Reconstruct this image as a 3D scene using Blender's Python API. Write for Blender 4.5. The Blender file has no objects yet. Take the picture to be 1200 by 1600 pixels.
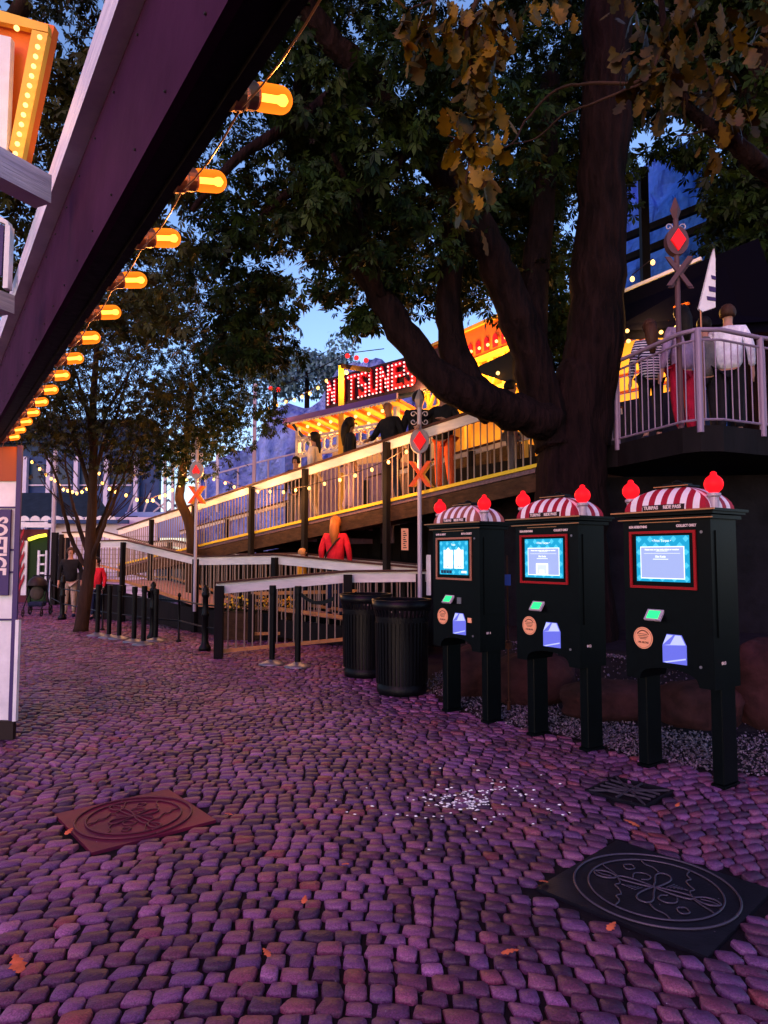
import bpy, bmesh, math, random
import numpy as np
from mathutils import Vector, Matrix, Quaternion
random.seed(7); rng = np.random.default_rng(7)
R = math.radians; PI = math.pi
SC = bpy.context.scene; COL = SC.collection

# ------------------------------------------------------------ camera
H = 1.55; F = 1080.0; TH = math.atan(68.0/F)
cam_d = bpy.data.cameras.new('camera'); cam = bpy.data.objects.new('camera', cam_d); COL.objects.link(cam)
cam.location = (0, 0, H); cam.rotation_euler = (PI/2+TH, 0, 0)
cam_d.sensor_fit = 'VERTICAL'; cam_d.sensor_height = 36; cam_d.lens = 36*F/1600
cam_d.clip_start = 0.05; cam_d.clip_end = 500
SC.camera = cam
# ------------------------------------------------------------ world, sun, exposure
SUN_EL, SUN_AZ = 42, 205      # azimuth: clockwise from +Y, the side the light comes from
w = bpy.data.worlds.new('World'); SC.world = w; w.use_nodes = True
nt = w.node_tree; nt.nodes.clear()
sky = nt.nodes.new('ShaderNodeTexSky'); sky.sky_type = 'NISHITA'; sky.sun_disc = False
sky.sun_elevation = R(12); sky.sun_rotation = R(SUN_AZ); sky.dust_density = 0.6; sky.ozone_density = 3.0
tint = nt.nodes.new('ShaderNodeMix'); tint.data_type = 'RGBA'; tint.blend_type = 'MULTIPLY'
tint.inputs['Factor'].default_value = 1; tint.inputs[7].default_value = (0.95, 0.86, 1.0, 1)
bg = nt.nodes.new('ShaderNodeBackground'); bg.inputs['Strength'].default_value = 0.15
wo = nt.nodes.new('ShaderNodeOutputWorld')
nt.links.new(sky.outputs[0], tint.inputs[6]); nt.links.new(tint.outputs[2], bg.inputs[0]); nt.links.new(bg.outputs[0], wo.inputs[0])
sd = bpy.data.lights.new('sun', 'SUN'); sun = bpy.data.objects.new('sun', sd); COL.objects.link(sun)
sd.energy = 0.40; sd.angle = R(25); sd.color = (1.0, 0.06, 0.50)  # soft magenta sun added for an unseen pink source behind the camera
_s = Vector((math.sin(R(SUN_AZ))*math.cos(R(SUN_EL)), math.cos(R(SUN_AZ))*math.cos(R(SUN_EL)), math.sin(R(SUN_EL))))
sun.rotation_euler = _s.to_track_quat('Z', 'Y').to_euler()
SC.view_settings.view_transform = 'Standard'; SC.view_settings.look = 'None'
SC.view_settings.exposure = 1.2; SC.view_settings.gamma = 1.0
SC.cycles.use_denoising = True; SC.cycles.max_bounces = 6; SC.cycles.caustics_reflective = False; SC.cycles.caustics_refractive = False
SC.cycles.sample_clamp_indirect = 3.0

# ------------------------------------------------------------ helpers
def P(px, py, Y):
    u = (px-600)/F; v = (800-py)/F
    dy = math.cos(TH)-v*math.sin(TH); dz = math.sin(TH)+v*math.cos(TH)
    t = Y/dy
    return Vector((u*t, Y, H+dz*t))
def G(px, py, z=0.0):
    u = (px-600)/F; v = (800-py)/F
    dy = math.cos(TH)-v*math.sin(TH); dz = math.sin(TH)+v*math.cos(TH)
    t = (z-H)/dz
    return Vector((u*t, dy*t, z))

MATS = {}
def mat(name, col, rough=0.7, metal=0.0, var=0.0, scale=8.0, bump=0.0, bscale=None, emit=None, es=0.0, col2=None, island=0.0, spec=0.15, alpha=None, trans=0.0, stretch=None, coat=0.0, dist=0.02):
    m = bpy.data.materials.new(name); m.use_nodes = True; MATS[name] = m
    n = m.node_tree; b = n.nodes['Principled BSDF']; L = n.links
    b.inputs['Base Color'].default_value = (*col, 1); b.inputs['Roughness'].default_value = rough
    b.inputs['Metallic'].default_value = metal; b.inputs['Specular IOR Level'].default_value = spec
    if trans: b.inputs['Transmission Weight'].default_value = trans
    if coat: b.inputs['Coat Weight'].default_value = coat
    if emit: b.inputs['Emission Color'].default_value = (*emit, 1); b.inputs['Emission Strength'].default_value = es
    if var or bump or col2 or island:
        tc = n.nodes.new('ShaderNodeTexCoord'); mp = n.nodes.new('ShaderNodeMapping')
        L.new(tc.outputs['Object'], mp.inputs[0])
        if stretch: mp.inputs['Scale'].default_value = stretch
        no = n.nodes.new('ShaderNodeTexNoise'); no.inputs['Scale'].default_value = scale; no.inputs['Detail'].default_value = 6; no.inputs['Roughness'].default_value = 0.65
        L.new(mp.outputs[0], no.inputs[0])
        cr = n.nodes.new('ShaderNodeValToRGB'); cr.color_ramp.elements[0].position = 0.32; cr.color_ramp.elements[1].position = 0.68
        c2 = col2 if col2 else tuple(min(1, c*(1+var)) for c in col)
        c1 = col if col2 else tuple(c*(1-var) for c in col)
        cr.color_ramp.elements[0].color = (*c1, 1); cr.color_ramp.elements[1].color = (*c2, 1)
        L.new(no.outputs['Fac'], cr.inputs[0]); out = cr.outputs[0]
        if island:
            ge = n.nodes.new('ShaderNodeNewGeometry'); mr = n.nodes.new('ShaderNodeMapRange')
            mr.inputs['To Min'].default_value = 1-island; mr.inputs['To Max'].default_value = 1+island
            L.new(ge.outputs['Random Per Island'], mr.inputs['Value'])
            mx = n.nodes.new('ShaderNodeMix'); mx.data_type = 'RGBA'; mx.blend_type = 'MULTIPLY'; mx.inputs['Factor'].default_value = 1
            L.new(out, mx.inputs[6]); L.new(mr.outputs[0], mx.inputs[7]); out = mx.outputs[2]
        L.new(out, b.inputs['Base Color'])
        if bump:
            n2 = n.nodes.new('ShaderNodeTexNoise'); n2.inputs['Scale'].default_value = bscale or scale*3; n2.inputs['Detail'].default_value = 5
            L.new(mp.outputs[0], n2.inputs[0])
            bp = n.nodes.new('ShaderNodeBump'); bp.inputs['Strength'].default_value = bump; bp.inputs['Distance'].default_value = dist
            L.new(n2.outputs['Fac'], bp.inputs['Height']); L.new(bp.outputs[0], b.inputs['Normal'])
    return m
def emat(name, col, s):
    return mat(name, tuple(c*.25 for c in col), 0.5, emit=col, es=s, spec=.1)

def link(name, me, parent=None, m=None, smooth=False):
    o = bpy.data.objects.new(name, me); COL.objects.link(o)
    if parent is not None: o.parent = parent
    if m is not None:
        for mm in (m if isinstance(m, (list, tuple)) else [m]): me.materials.append(mm)
    if smooth:
        me.polygons.foreach_set('use_smooth', [True]*len(me.polygons))
    return o
def tag(o, label=None, cat=None, group=None, kind=None):
    if label: o['label'] = label
    if cat: o['category'] = cat
    if group: o['group'] = group
    if kind: o['kind'] = kind
    return o
def thing(name, label, cat, loc=(0, 0, 0), rz=0, group=None):
    o = bpy.data.objects.new(name, None); COL.objects.link(o)
    o.location = loc; o.rotation_euler = (0, 0, rz); o.empty_display_size = 0.1
    return tag(o, label, cat, group)
def copy_tree(o, parent=None):
    c = o.copy(); COL.objects.link(c)
    if parent is not None: c.parent = parent
    for ch in list(o.children): copy_tree(ch, c)
    return c

class B:
    """collects shapes into one bmesh"""
    def __init__(s): s.bm = bmesh.new(); s.mi = 0
    def _mark(s, faces):
        for f in faces: f.material_index = s.mi
    def box(s, x0, x1, y0, y1, z0, z1, M=None, bevel=0):
        r = bmesh.ops.create_cube(s.bm, size=1)
        T = Matrix.Translation(((x0+x1)/2, (y0+y1)/2, (z0+z1)/2)) @ Matrix.Diagonal((abs(x1-x0), abs(y1-y0), abs(z1-z0), 1))
        if M is not None: T = M @ T
        bmesh.ops.transform(s.bm, matrix=T, verts=r['verts'])
        fs = {f for v in r['verts'] for f in v.link_faces}; s._mark(fs)
        if bevel:
            es = list({e for v in r['verts'] for e in v.link_edges})
            q = bmesh.ops.bevel(s.bm, geom=es, offset=bevel, segments=1, affect='EDGES'); s._mark(q['faces'])
        return s
    def bar(s, a, b, w, h, up=(0, 0, 1), off=0.0):
        """box from a to b, w wide (side), h tall (up); off shifts up"""
        a = Vector(a); b = Vector(b); d = (b-a); L = d.length
        if L < 1e-6: return s
        d.normalize(); sd = d.cross(Vector(up))
        if sd.length < 1e-4: sd = Vector((1, 0, 0))
        sd.normalize(); u = sd.cross(d)
        M = Matrix((( d.x, sd.x, u.x, 0), (d.y, sd.y, u.y, 0), (d.z, sd.z, u.z, 0), (0, 0, 0, 1)))
        M = Matrix.Translation((a+b)/2) @ M
        return s.box(-L/2, L/2, -w/2, w/2, off-h/2, off+h/2, M)
    def tube(s, pts, rad, n=8, cap=True):
        pts = [Vector(p) for p in pts]; rs = rad if isinstance(rad, (list, tuple)) else [rad]*len(pts)
        rings = []; prev = None
        for i, p in enumerate(pts):
            d = (pts[min(i+1, len(pts)-1)]-pts[max(i-1, 0)]).normalized()
            if prev is None:
                a = Vector((0, 0, 1)) if abs(d.z) < 0.9 else Vector((1, 0, 0))
                x = d.cross(a).normalized()
            else:
                x = (prev-d*prev.dot(d)).normalized()
            prev = x; y = d.cross(x)
            rings.append([s.bm.verts.new(p+(x*math.cos(2*PI*k/n)+y*math.sin(2*PI*k/n))*rs[i]) for k in range(n)])
        fs = []
        for i in range(len(rings)-1):
            for k in range(n):
                fs.append(s.bm.faces.new((rings[i][k], rings[i][(k+1) % n], rings[i+1][(k+1) % n], rings[i+1][k])))
        if cap:
            fs.append(s.bm.faces.new(rings[0][::-1])); fs.append(s.bm.faces.new(rings[-1]))
        s._mark(fs); return s
    def lathe(s, prof, n=20, c=(0, 0, 0), M=None, cap=True):
        rings = []
        for r, z in prof:
            rings.append([s.bm.verts.new(((Vector(c)+Vector((r*math.cos(2*PI*k/n), r*math.sin(2*PI*k/n), z))) if M is None else M @ Vector((r*math.cos(2*PI*k/n), r*math.sin(2*PI*k/n), z)))) for k in range(n)])
        fs = []
        for i in range(len(rings)-1):
            for k in range(n):
                fs.append(s.bm.faces.new((rings[i][k], rings[i][(k+1) % n], rings[i+1][(k+1) % n], rings[i+1][k])))
        if cap:
            fs.append(s.bm.faces.new(rings[0][::-1])); fs.append(s.bm.faces.new(rings[-1]))
        s._mark(fs); return s
    def prism(s, poly, t, M=None):
        """poly in local xz, extruded along y from 0 to t"""
        M = M or Matrix.Identity(4)
        a = [s.bm.verts.new(M @ Vector((x, 0, z))) for x, z in poly]; b = [s.bm.verts.new(M @ Vector((x, t, z))) for x, z in poly]
        fs = [s.bm.faces.new(a), s.bm.faces.new(b[::-1])]; n = len(poly)
        for k in range(n): fs.append(s.bm.faces.new((a[(k+1) % n], a[k], b[k], b[(k+1) % n])))
        s._mark(fs); return s
    def ball(s, c, r, sub=2, sc=(1, 1, 1), jit=0):
        q = bmesh.ops.create_icosphere(s.bm, subdivisions=sub, radius=1)
        for v in q['verts']:
            k = 1+random.uniform(-jit, jit)
            v.co = Vector((v.co.x*r*sc[0]*k, v.co.y*r*sc[1]*k, v.co.z*r*sc[2]*k))+Vector(c)
        s._mark({f for v in q['verts'] for f in v.link_faces}); return s
    def face(s, vs):
        s._mark([s.bm.faces.new([s.bm.verts.new(Vector(v)) for v in vs])]); return s
    def make(s, name, m, parent=None, smooth=False, fix=True):
        me = bpy.data.meshes.new(name)
        if fix: bmesh.ops.recalc_face_normals(s.bm, faces=s.bm.faces)
        s.bm.to_mesh(me); s.bm.free()
        return link(name, me, parent, m, smooth)

def text_mesh(txt, size, width=None, bold=0.0, extrude=0.002, align='CENTER'):
    c = bpy.data.curves.new('t', 'FONT'); c.body = txt; c.size = size; c.align_x = align; c.align_y = 'CENTER'
    c.extrude = extrude; c.offset = bold; c.resolution_u = 3
    o = bpy.data.objects.new('t', c); COL.objects.link(o); bpy.context.view_layer.update()
    dg = bpy.context.evaluated_depsgraph_get(); me = bpy.data.meshes.new_from_object(o.evaluated_get(dg))
    bpy.data.objects.remove(o); bpy.data.curves.remove(c)
    if width:
        co = np.empty(len(me.vertices)*3); me.vertices.foreach_get('co', co); co = co.reshape(-1, 3)
        if len(co):
            wd = co[:, 0].max()-co[:, 0].min(); co[:, 0] *= width/max(wd, 1e-6)
            me.vertices.foreach_set('co', co.ravel())
    me.materials.clear()
    return me
def text(name, txt, size, m, parent, loc, rot, width=None, bold=0.0, extrude=0.002, align='CENTER'):
    o = link(name, text_mesh(txt, size, width, bold, extrude, align), parent, m)
    o.location = loc; o.rotation_euler = rot
    return o

def raw_mesh(name, V, faces_n, idx):
    """fast mesh: V (n,3); idx flat loops; faces_n array of loop counts"""
    me = bpy.data.meshes.new(name); V = np.asarray(V, dtype=np.float32); idx = np.asarray(idx, dtype=np.int32); fn = np.asarray(faces_n, dtype=np.int32)
    me.vertices.add(len(V)); me.vertices.foreach_set('co', V.ravel())
    me.loops.add(len(idx)); me.loops.foreach_set('vertex_index', idx)
    me.polygons.add(len(fn)); st = np.concatenate(([0], np.cumsum(fn)[:-1])).astype(np.int32)
    me.polygons.foreach_set('loop_start', st); me.polygons.foreach_set('loop_total', fn)
    me.update(calc_edges=True); me.validate(); return me

# leaf templates: (verts, quads) in metres of unit size, stem at origin, tip along +x
def tpl_palmate():
    V = []; Q = []
    for a, l in ((-75, .55), (-38, .85), (0, 1.0), (38, .85), (75, .55)):
        c, s = math.cos(R(a)), math.sin(R(a)); k = len(V)
        for x, y, z in ((0.04, 0, 0), (l*.62, -.17*l, -.10*l), (l, 0, -.28*l), (l*.62, .17*l, -.10*l)):
            V.append((x*c-y*s, x*s+y*c, z))
        Q.append((k, k+1, k+2, k+3))
    return np.array(V), np.array(Q)
def tpl_oak():
    xs = [0, .14, .26, .38, .50, .62, .74, .86, 1.0]
    ws = [.02, .14, .10, .26, .16, .34, .20, .22, .03]
    V = []; Q = []
    for x, wd in zip(xs, ws):
        z = -.25*x*x; V += [(x, 0, z+.0), (x+.03, wd, z-.06*wd/.3), (x+.03, -wd, z-.06*wd/.3)]
    for i in range(len(xs)-1):
        a, b = 3*i, 3*i+3
        Q += [(a, b, b+1, a+1), (a, a+2, b+2, b)]
    return np.array(V), np.array(Q)
def tpl_simple():
    return np.array([(0, 0, 0), (.5, -.24, -.06), (1, 0, -.2), (.5, .24, -.06)]), np.array([(0, 1, 2, 3)])
TPL = {'palmate': tpl_palmate(), 'oak': tpl_oak(), 'simple': tpl_simple()}
def rand_rot(n, droop=0.5, tilt=0.6):
    yaw = rng.uniform(0, 2*PI, n); pit = rng.normal(droop, tilt, n); rol = rng.normal(0, tilt, n)
    cy, sy, cp, sp, cr, sr = np.cos(yaw), np.sin(yaw), np.cos(pit), np.sin(pit), np.cos(rol), np.sin(rol)
    Z = np.zeros(n); O = np.ones(n)
    Rz = np.stack([np.stack([cy, -sy, Z], -1), np.stack([sy, cy, Z], -1), np.stack([Z, Z, O], -1)], 1)
    Ry = np.stack([np.stack([cp, Z, sp], -1), np.stack([Z, O, Z], -1), np.stack([-sp, Z, cp], -1)], 1)
    Rx = np.stack([np.stack([O, Z, Z], -1), np.stack([Z, cr, -sr], -1), np.stack([Z, sr, cr], -1)], 1)
    return Rz @ Ry @ Rx
def leaves(name, pts, size, kind, m, parent, droop=.5, tilt=.6, var=.35):
    V0, Q0 = TPL[kind]; n = len(pts); nv = len(V0)
    Rm = rand_rot(n, droop, tilt); s = size*rng.uniform(1-var, 1+var, n)
    V = np.einsum('nij,vj->nvi', Rm, V0)*s[:, None, None]+np.asarray(pts)[:, None, :]
    idx = (Q0.ravel()[None, :]+(np.arange(n)*nv)[:, None]).ravel()
    return link(name, raw_mesh(name, V.reshape(-1, 3), np.full(n*len(Q0), 4), idx), parent, m)
def clump(centers, rad, per, flat=.7):
    out = []
    for c in centers:
        k = int(per*rng.uniform(.6, 1.4)); d = rng.normal(size=(k, 3)); d /= np.linalg.norm(d, axis=1)[:, None]
        r = rad*rng.uniform(.25, 1, (k, 1))**.6*rng.uniform(.7, 1.2)
        out.append(np.array(c)+d*r*np.array([1, 1, flat]))
    return np.concatenate(out)

# ------------------------------------------------------------ materials
M = MATS
mat('sett', (.085, .033, .062), .5, var=.25, col2=(.17, .068, .125), scale=14, island=.55, spec=.28, bump=.6, bscale=90, dist=.006)
mat('joint', (.008, .005, .007), .95, var=.4, scale=30, bump=.5, bscale=120, dist=.006)
mat('white', (.72, .70, .72), .5, var=.12, scale=5, bump=.12, bscale=30)
mat('white_board', (.74, .66, .62), .5, var=.12, scale=3, stretch=(1, 1, 6), bump=.15, bscale=25)
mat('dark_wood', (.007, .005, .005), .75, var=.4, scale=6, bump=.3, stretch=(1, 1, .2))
mat('brown_wood', (.05, .023, .011), .8, var=.5, scale=5, bump=.4, stretch=(1, 1, 3))
mat('cap_brown', (.07, .028, .022), .6)
mat('baluster', (.24, .17, .14), .45, .3)
mat('yellow_edge', (.75, .50, .03), .5)
mat('orange_wood', (.45, .20, .07), .6, var=.3, scale=6)
mat('black_paint', (.002, .002, .003), .4)
mat('kiosk_black', (.0012, .0026, .0030), .34, var=.3, scale=20, bump=.05, bscale=150, spec=.10)
mat('iron', (.002, .002, .003), .45, .0, bump=.2, bscale=60, var=.2)
mat('steel', (.25, .24, .26), .45, .8)
mat('white_metal', (.42, .36, .44), .35, .1)
mat('gold', (.45, .20, .10), .35, .8)
mat('stripe_red', (.34, .012, .03), .5, bump=.08, bscale=40, var=.1)
mat('stripe_brown', (.30, .09, .07), .5)
mat('stripe_white', (.82, .74, .78), .5, bump=.08, bscale=40, var=.06)
mat('frame_red', (.30, .008, .012), .4)
mat('frame_copper', (.42, .17, .11), .4, .3)
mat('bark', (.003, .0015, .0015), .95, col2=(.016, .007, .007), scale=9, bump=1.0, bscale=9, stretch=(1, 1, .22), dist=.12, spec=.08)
mat('bark_brown', (.035, .018, .012), .95, var=.4, scale=6, bump=.8, bscale=16, stretch=(1, 1, .25), dist=.03)
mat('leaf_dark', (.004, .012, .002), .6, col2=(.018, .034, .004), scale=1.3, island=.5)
mat('leaf_warm', (.011, .015, .003), .6, col2=(.040, .036, .006), scale=1.5, island=.5)
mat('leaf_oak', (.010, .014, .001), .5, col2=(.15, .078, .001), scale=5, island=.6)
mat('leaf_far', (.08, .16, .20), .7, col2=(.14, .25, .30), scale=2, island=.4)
mat('rock_floodlit_blue', (.03, .14, .60), .85, col2=(.14, .36, 1.0), scale=.7, bump=1.0, bscale=2.2, dist=.25)  # blue floodlight on the rock is put into its base colour
mat('rail_white_dimmed', (.26, .19, .27), .4, .1)  # white rail metal, its dim mauve light put into the colour
mat('rock_floodlit_pale', (.07, .12, .40), .85, col2=(.30, .40, .80), scale=.9, bump=1.0, bscale=2.6, dist=.3)  # paler rock face, blue floodlight again mixed into the base colour
mat('boulder', (.014, .005, .005), .95, col2=(.060, .020, .022), scale=3, bump=.8, bscale=12, dist=.02)
mat('gravel', (.07, .055, .075), .9, col2=(.24, .19, .25), scale=60, island=.5)
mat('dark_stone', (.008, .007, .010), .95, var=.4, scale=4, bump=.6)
mat('beam_purple', (.045, .012, .036), .85, var=.25, scale=3, bump=.2, spec=.03)
mat('plank_white', (.50, .44, .56), .6, col2=(.82, .74, .82), scale=6, stretch=(.4, .4, 6), bump=.3)
mat('cover_dark', (.020, .018, .026), .42, .55, var=.3, scale=9, bump=.25, bscale=70, dist=.004)
mat('cover_line', (.085, .065, .09), .42, .5)
mat('cover_rust', (.20, .014, .040), .5, .1, col2=(.07, .010, .035), scale=2, bump=.25, bscale=70, dist=.004)
mat('cover_rust_line', (.11, .028, .04), .5, .2)
mat('skin', (.42, .22, .16), .55); mat('skin_dark', (.20, .10, .07), .55)
for nm, c in dict(cloth_black=(.010, .010, .013), cloth_cream=(.62, .50, .44), cloth_beige=(.45, .34, .26), cloth_red=(.62, .015, .03), cloth_redskirt=(.40, .01, .04),
                  cloth_navy=(.015, .02, .05), cloth_white=(.70, .70, .78), cloth_orange=(.65, .10, .03), cloth_mauve=(.26, .18, .30), cloth_grey=(.12, .11, .12), hair_dark=(.010, .007, .006),
                  hair_brown=(.05, .022, .012), hair_ginger=(.45, .13, .03), hair_blond=(.50, .24, .10), cloth_olive=(.06, .05, .04)).items():
    mat(nm, c, .85 if 'cloth' in nm else .55, var=.25, scale=12, bump=.8 if 'cloth' in nm else .9, bscale=9 if 'cloth' in nm else 60, dist=.03 if 'cloth' in nm else .01, stretch=(1, 1, .6) if 'cloth' in nm else (1, 1, .08))
emat('red_globe', (1.0, .006, .012), .75)
emat('lamp_amber', (1.0, .42, .07), 7.0)
emat('filament', (1.0, .62, .20), 5.0)
emat('bulb_warm', (1.0, .50, .12), 1.9)
emat('bulb_pink', (1.0, .42, .42), 1.3)
emat('bulb_red', (1.0, .03, .03), .7)
emat('green_glow', (.03, 1.0, .25), .6)
emat('screen_teal', (.01, .32, .55), .50)
emat('screen_teal2', (.06, .50, .75), .55)
emat('screen_lilac', (.32, .40, .72), .5)
emat('screen_white', (.80, .88, 1.0), .65)
emat('screen_pale', (.60, .70, .85), .5)
emat('tray_blue', (.14, .16, .75), .42); emat('tray_pale', (.45, .5, .95), .5)
mat('text_white', (.75, .62, .60), .5)
mat('screen_ink', (.02, .05, .10), .4)
mat('sticker', (.85, .38, .20), .5)
mat('ink', (.02, .012, .012), .5)
mat('yellow_paint', (.80, .45, .06), .5, var=.1, scale=5)
mat('orange_paint', (.75, .16, .02), .5, var=.1, scale=5)
mat('purple_trim', (.15, .09, .40), .5)
mat('blue_dark', (.03, .06, .16), .6, var=.2, scale=2)
mat('roof_green', (.014, .024, .034), .8, var=.3, scale=4)
mat('letter_red', (.55, .01, .03), .45)
mat('sign_purple', (.05, .03, .12), .45)
mat('amber_glass', (1.0, .30, .03), .1, emit=(1.0, .22, .02), es=1.1)
mat('copper', (.30, .12, .06), .4, .7)
mat('diamond_red', (.80, .012, .02), .35, emit=(1, .01, .01), es=.28)
mat('x_orange', (.85, .10, .02), .45, emit=(1, .08, .01), es=.08)
mat('sign_grey', (.30, .27, .31), .45)
mat('signal_yellow', (.85, .45, .04), .45)
mat('popcorn', (.95, .92, .90), .7)
mat('leaf_fallen', (.55, .12, .05), .6, var=.3, scale=30)
mat('green_inside', (.008, .030, .004), .6)

# setts: granite with per-stone hue, speckle and worn sheen
def _sett():
    m = M['sett']; n = m.node_tree; b = n.nodes['Principled BSDF']; L = n.links
    ge = n.nodes.new('ShaderNodeNewGeometry'); cr = n.nodes.new('ShaderNodeValToRGB'); e = cr.color_ramp.elements
    e[0].position = 0; e[0].color = (.036, .014, .034, 1); e[1].position = 1; e[1].color = (.21, .080, .18, 1)
    for p, c in ((.18, (.055, .020, .045)), (.36, (.095, .026, .050)), (.52, (.085, .034, .090)), (.70, (.12, .044, .105)), (.86, (.155, .055, .105)), (.95, (.14, .030, .035))):
        x = e.new(p); x.color = (*c, 1)
    L.new(ge.outputs['Random Per Island'], cr.inputs[0])
    tc = n.nodes.new('ShaderNodeTexCoord'); no = n.nodes.new('ShaderNodeTexNoise'); no.inputs['Scale'].default_value = 160; no.inputs['Detail'].default_value = 4; no.inputs['Roughness'].default_value = .8
    L.new(tc.outputs['Object'], no.inputs[0]); r2 = n.nodes.new('ShaderNodeValToRGB'); r2.color_ramp.elements[0].position = .35; r2.color_ramp.elements[0].color = (.60, .58, .62, 1); r2.color_ramp.elements[1].position = .66; r2.color_ramp.elements[1].color = (2.1, 2.0, 2.15, 1)
    L.new(no.outputs['Fac'], r2.inputs[0]); mx = n.nodes.new('ShaderNodeMix'); mx.data_type = 'RGBA'; mx.blend_type = 'MULTIPLY'; mx.inputs['Factor'].default_value = 1
    L.new(cr.outputs[0], mx.inputs[6]); L.new(r2.outputs[0], mx.inputs[7])
    n3 = n.nodes.new('ShaderNodeTexNoise'); n3.inputs['Scale'].default_value = 1.1; n3.inputs['Detail'].default_value = 3; L.new(tc.outputs['Object'], n3.inputs[0])
    r3 = n.nodes.new('ShaderNodeMapRange'); r3.inputs['From Min'].default_value = .35; r3.inputs['From Max'].default_value = .65; r3.inputs['To Min'].default_value = .75; r3.inputs['To Max'].default_value = 1.2; L.new(n3.outputs['Fac'], r3.inputs['Value'])
    mz = n.nodes.new('ShaderNodeMix'); mz.data_type = 'RGBA'; mz.blend_type = 'MULTIPLY'; mz.inputs['Factor'].default_value = 1
    L.new(mx.outputs[2], mz.inputs[6]); L.new(r3.outputs[0], mz.inputs[7]); L.new(mz.outputs[2], b.inputs['Base Color'])
    rr = n.nodes.new('ShaderNodeMapRange'); rr.inputs['To Min'].default_value = .28; rr.inputs['To Max'].default_value = .62; L.new(no.outputs['Fac'], rr.inputs['Value']); L.new(rr.outputs[0], b.inputs['Roughness'])
_sett()

# ============================================================ GROUND
def ground():
    b = B(); b.face([(-80, -20, -.018), (80, -20, -.018), (80, 120, -.018), (-80, 120, -.018)])
    tag(b.make('ground', M['joint']), kind='structure')
COVERS = []   # (cx,cy,angle,half)
def cover_def(p4):
    c = sum(p4, Vector())/4; d = (p4[2]-p4[0])
    a = math.atan2(d.y, d.x)-R(45); half = ((p4[2]-p4[0]).length+(p4[3]-p4[1]).length)/4/math.sqrt(2)
    return c, a, half
cR = cover_def([G(845, 1385), G(1100, 1500), G(1205, 1388), G(965, 1312)])
cL = cover_def([G(90, 1272), G(132, 1332), G(340, 1281), G(265, 1232)])
cD = cover_def([G(920, 1235), G(985, 1262), G(1045, 1235), G(985, 1212)])
COVERS = [cR, cL, cD]
def gravel_edge(x):   # cobbles end (world y) as a function of x: the gravel bed begins behind
    pts = [(-50, 60), (0.30, 60), (0.45, 8.6), (0.62, 7.3), (1.05, 6.62), (1.55, 6.05), (1.95, 5.45), (2.45, 5.05), (3.2, 5.05), (6, 5.3)]
    for (x0, y0), (x1, y1) in zip(pts, pts[1:]):
        if x < x1: return y0+(y1-y0)*(x-x0)/(x1-x0)
    return 5.3
def setts():
    S = []; row = .088; j = 0; y0 = -0.6
    PER = 3.9; XC = -.35; K = .11
    while y0 < 24.5:
        wmax = .62*y0+2.6; x = -max(wmax, 2.4)+random.uniform(0, .1); hw = row
        while x < max(min(wmax, 9), 2.4):
            wd = random.uniform(.078, .128); cx = x+wd/2
            dx = ((cx-XC+PER/2) % PER)-PER/2
            cy = y0-K*dx*dx+.02*math.sin(cx*3+y0)
            if 0.9 < cy < 23 and cy < gravel_edge(cx)-.03:
                ok = True
                for c, a, h in COVERS:
                    ux, uy = cx-c.x, cy-c.y
                    lx = ux*math.cos(a)+uy*math.sin(a); ly = -ux*math.sin(a)+uy*math.cos(a)
                    if abs(lx) < h+.03 and abs(ly) < h+.03: ok = False
                if ok: S.append((cx, cy, wd*.5, row*.5, -2*K*dx))
            x += wd
        y0 += row; j += 1
    S = np.array(S)
    def build(S, n8):
        n = len(S); g = .0058
        if n8:
            a = np.array([(-1, -.66), (-.72, -1), (.72, -1), (1, -.66), (1, .66), (.72, 1), (-.72, 1), (-1, .66)])
        else:
            a = np.array([(-1, -1), (1, -1), (1, 1), (-1, 1)])
        k = len(a)
        hx = (S[:, 2]-g)[:, None]*rng.uniform(.90, 1.02, (n, 1)); hy = (S[:, 3]-g)[:, None]*rng.uniform(.88, 1.02, (n, 1))
        jit = rng.normal(0, .0036, (n, k, 2))
        ox = a[None, :, 0]*hx+jit[:, :, 0]; oy = a[None, :, 1]*hy+jit[:, :, 1]
        rot = rng.normal(0, .05, n); cr, sr = np.cos(rot)[:, None], np.sin(rot)[:, None]
        ox, oy = ox*cr-oy*sr, ox*sr+oy*cr
        def place(sc, z):
            px = S[:, 0:1]+ox*sc; py = S[:, 1:2]+oy*sc+ox*sc*S[:, 4:5]
            return np.stack([px, py, z], -1)
        hz = rng.normal(0, .0035, (n, 1)); tx = rng.normal(0, .028, (n, 1)); ty = rng.normal(0, .028, (n, 1))
        top = place(.935, hz+ox*tx+oy*ty); mid = place(1.0, hz-.0055+ox*tx+oy*ty); bot = place(1.03, np.full((n, k), -.03))
        cen = np.stack([S[:, 0], S[:, 1], hz[:, 0]+.0025], -1)[:, None, :]
        V = np.concatenate([cen, top, mid, bot], 1); nv = 1+3*k
        t = [(0, 1+i, 1+(i+1) % k) for i in range(k)]
        q = [(1+i, 1+k+i, 1+k+(i+1) % k, 1+(i+1) % k) for i in range(k)]+[(1+k+i, 1+2*k+i, 1+2*k+(i+1) % k, 1+k+(i+1) % k) for i in range(k)]
        loops = np.array([v for f in t+q for v in f]); cnt = np.array([3]*k+[4]*2*k)
        return V.reshape(-1, 3), np.tile(cnt, n), (loops[None, :]+(np.arange(n)*nv)[:, None]).ravel()
    near = S[S[:, 1] < 9]; far = S[S[:, 1] >= 9]
    V1, c1, l1 = build(near, True); V2, c2, l2 = build(far, False)
    me = raw_mesh('cobblestone_pavement', np.concatenate([V1, V2]), np.concatenate([c1, c2]), np.concatenate([l1, l2+len(V1)]))
    o = link('cobblestone_pavement', me, None, M['sett']); tag(o, kind='structure')
    
ground(); setts()

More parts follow.
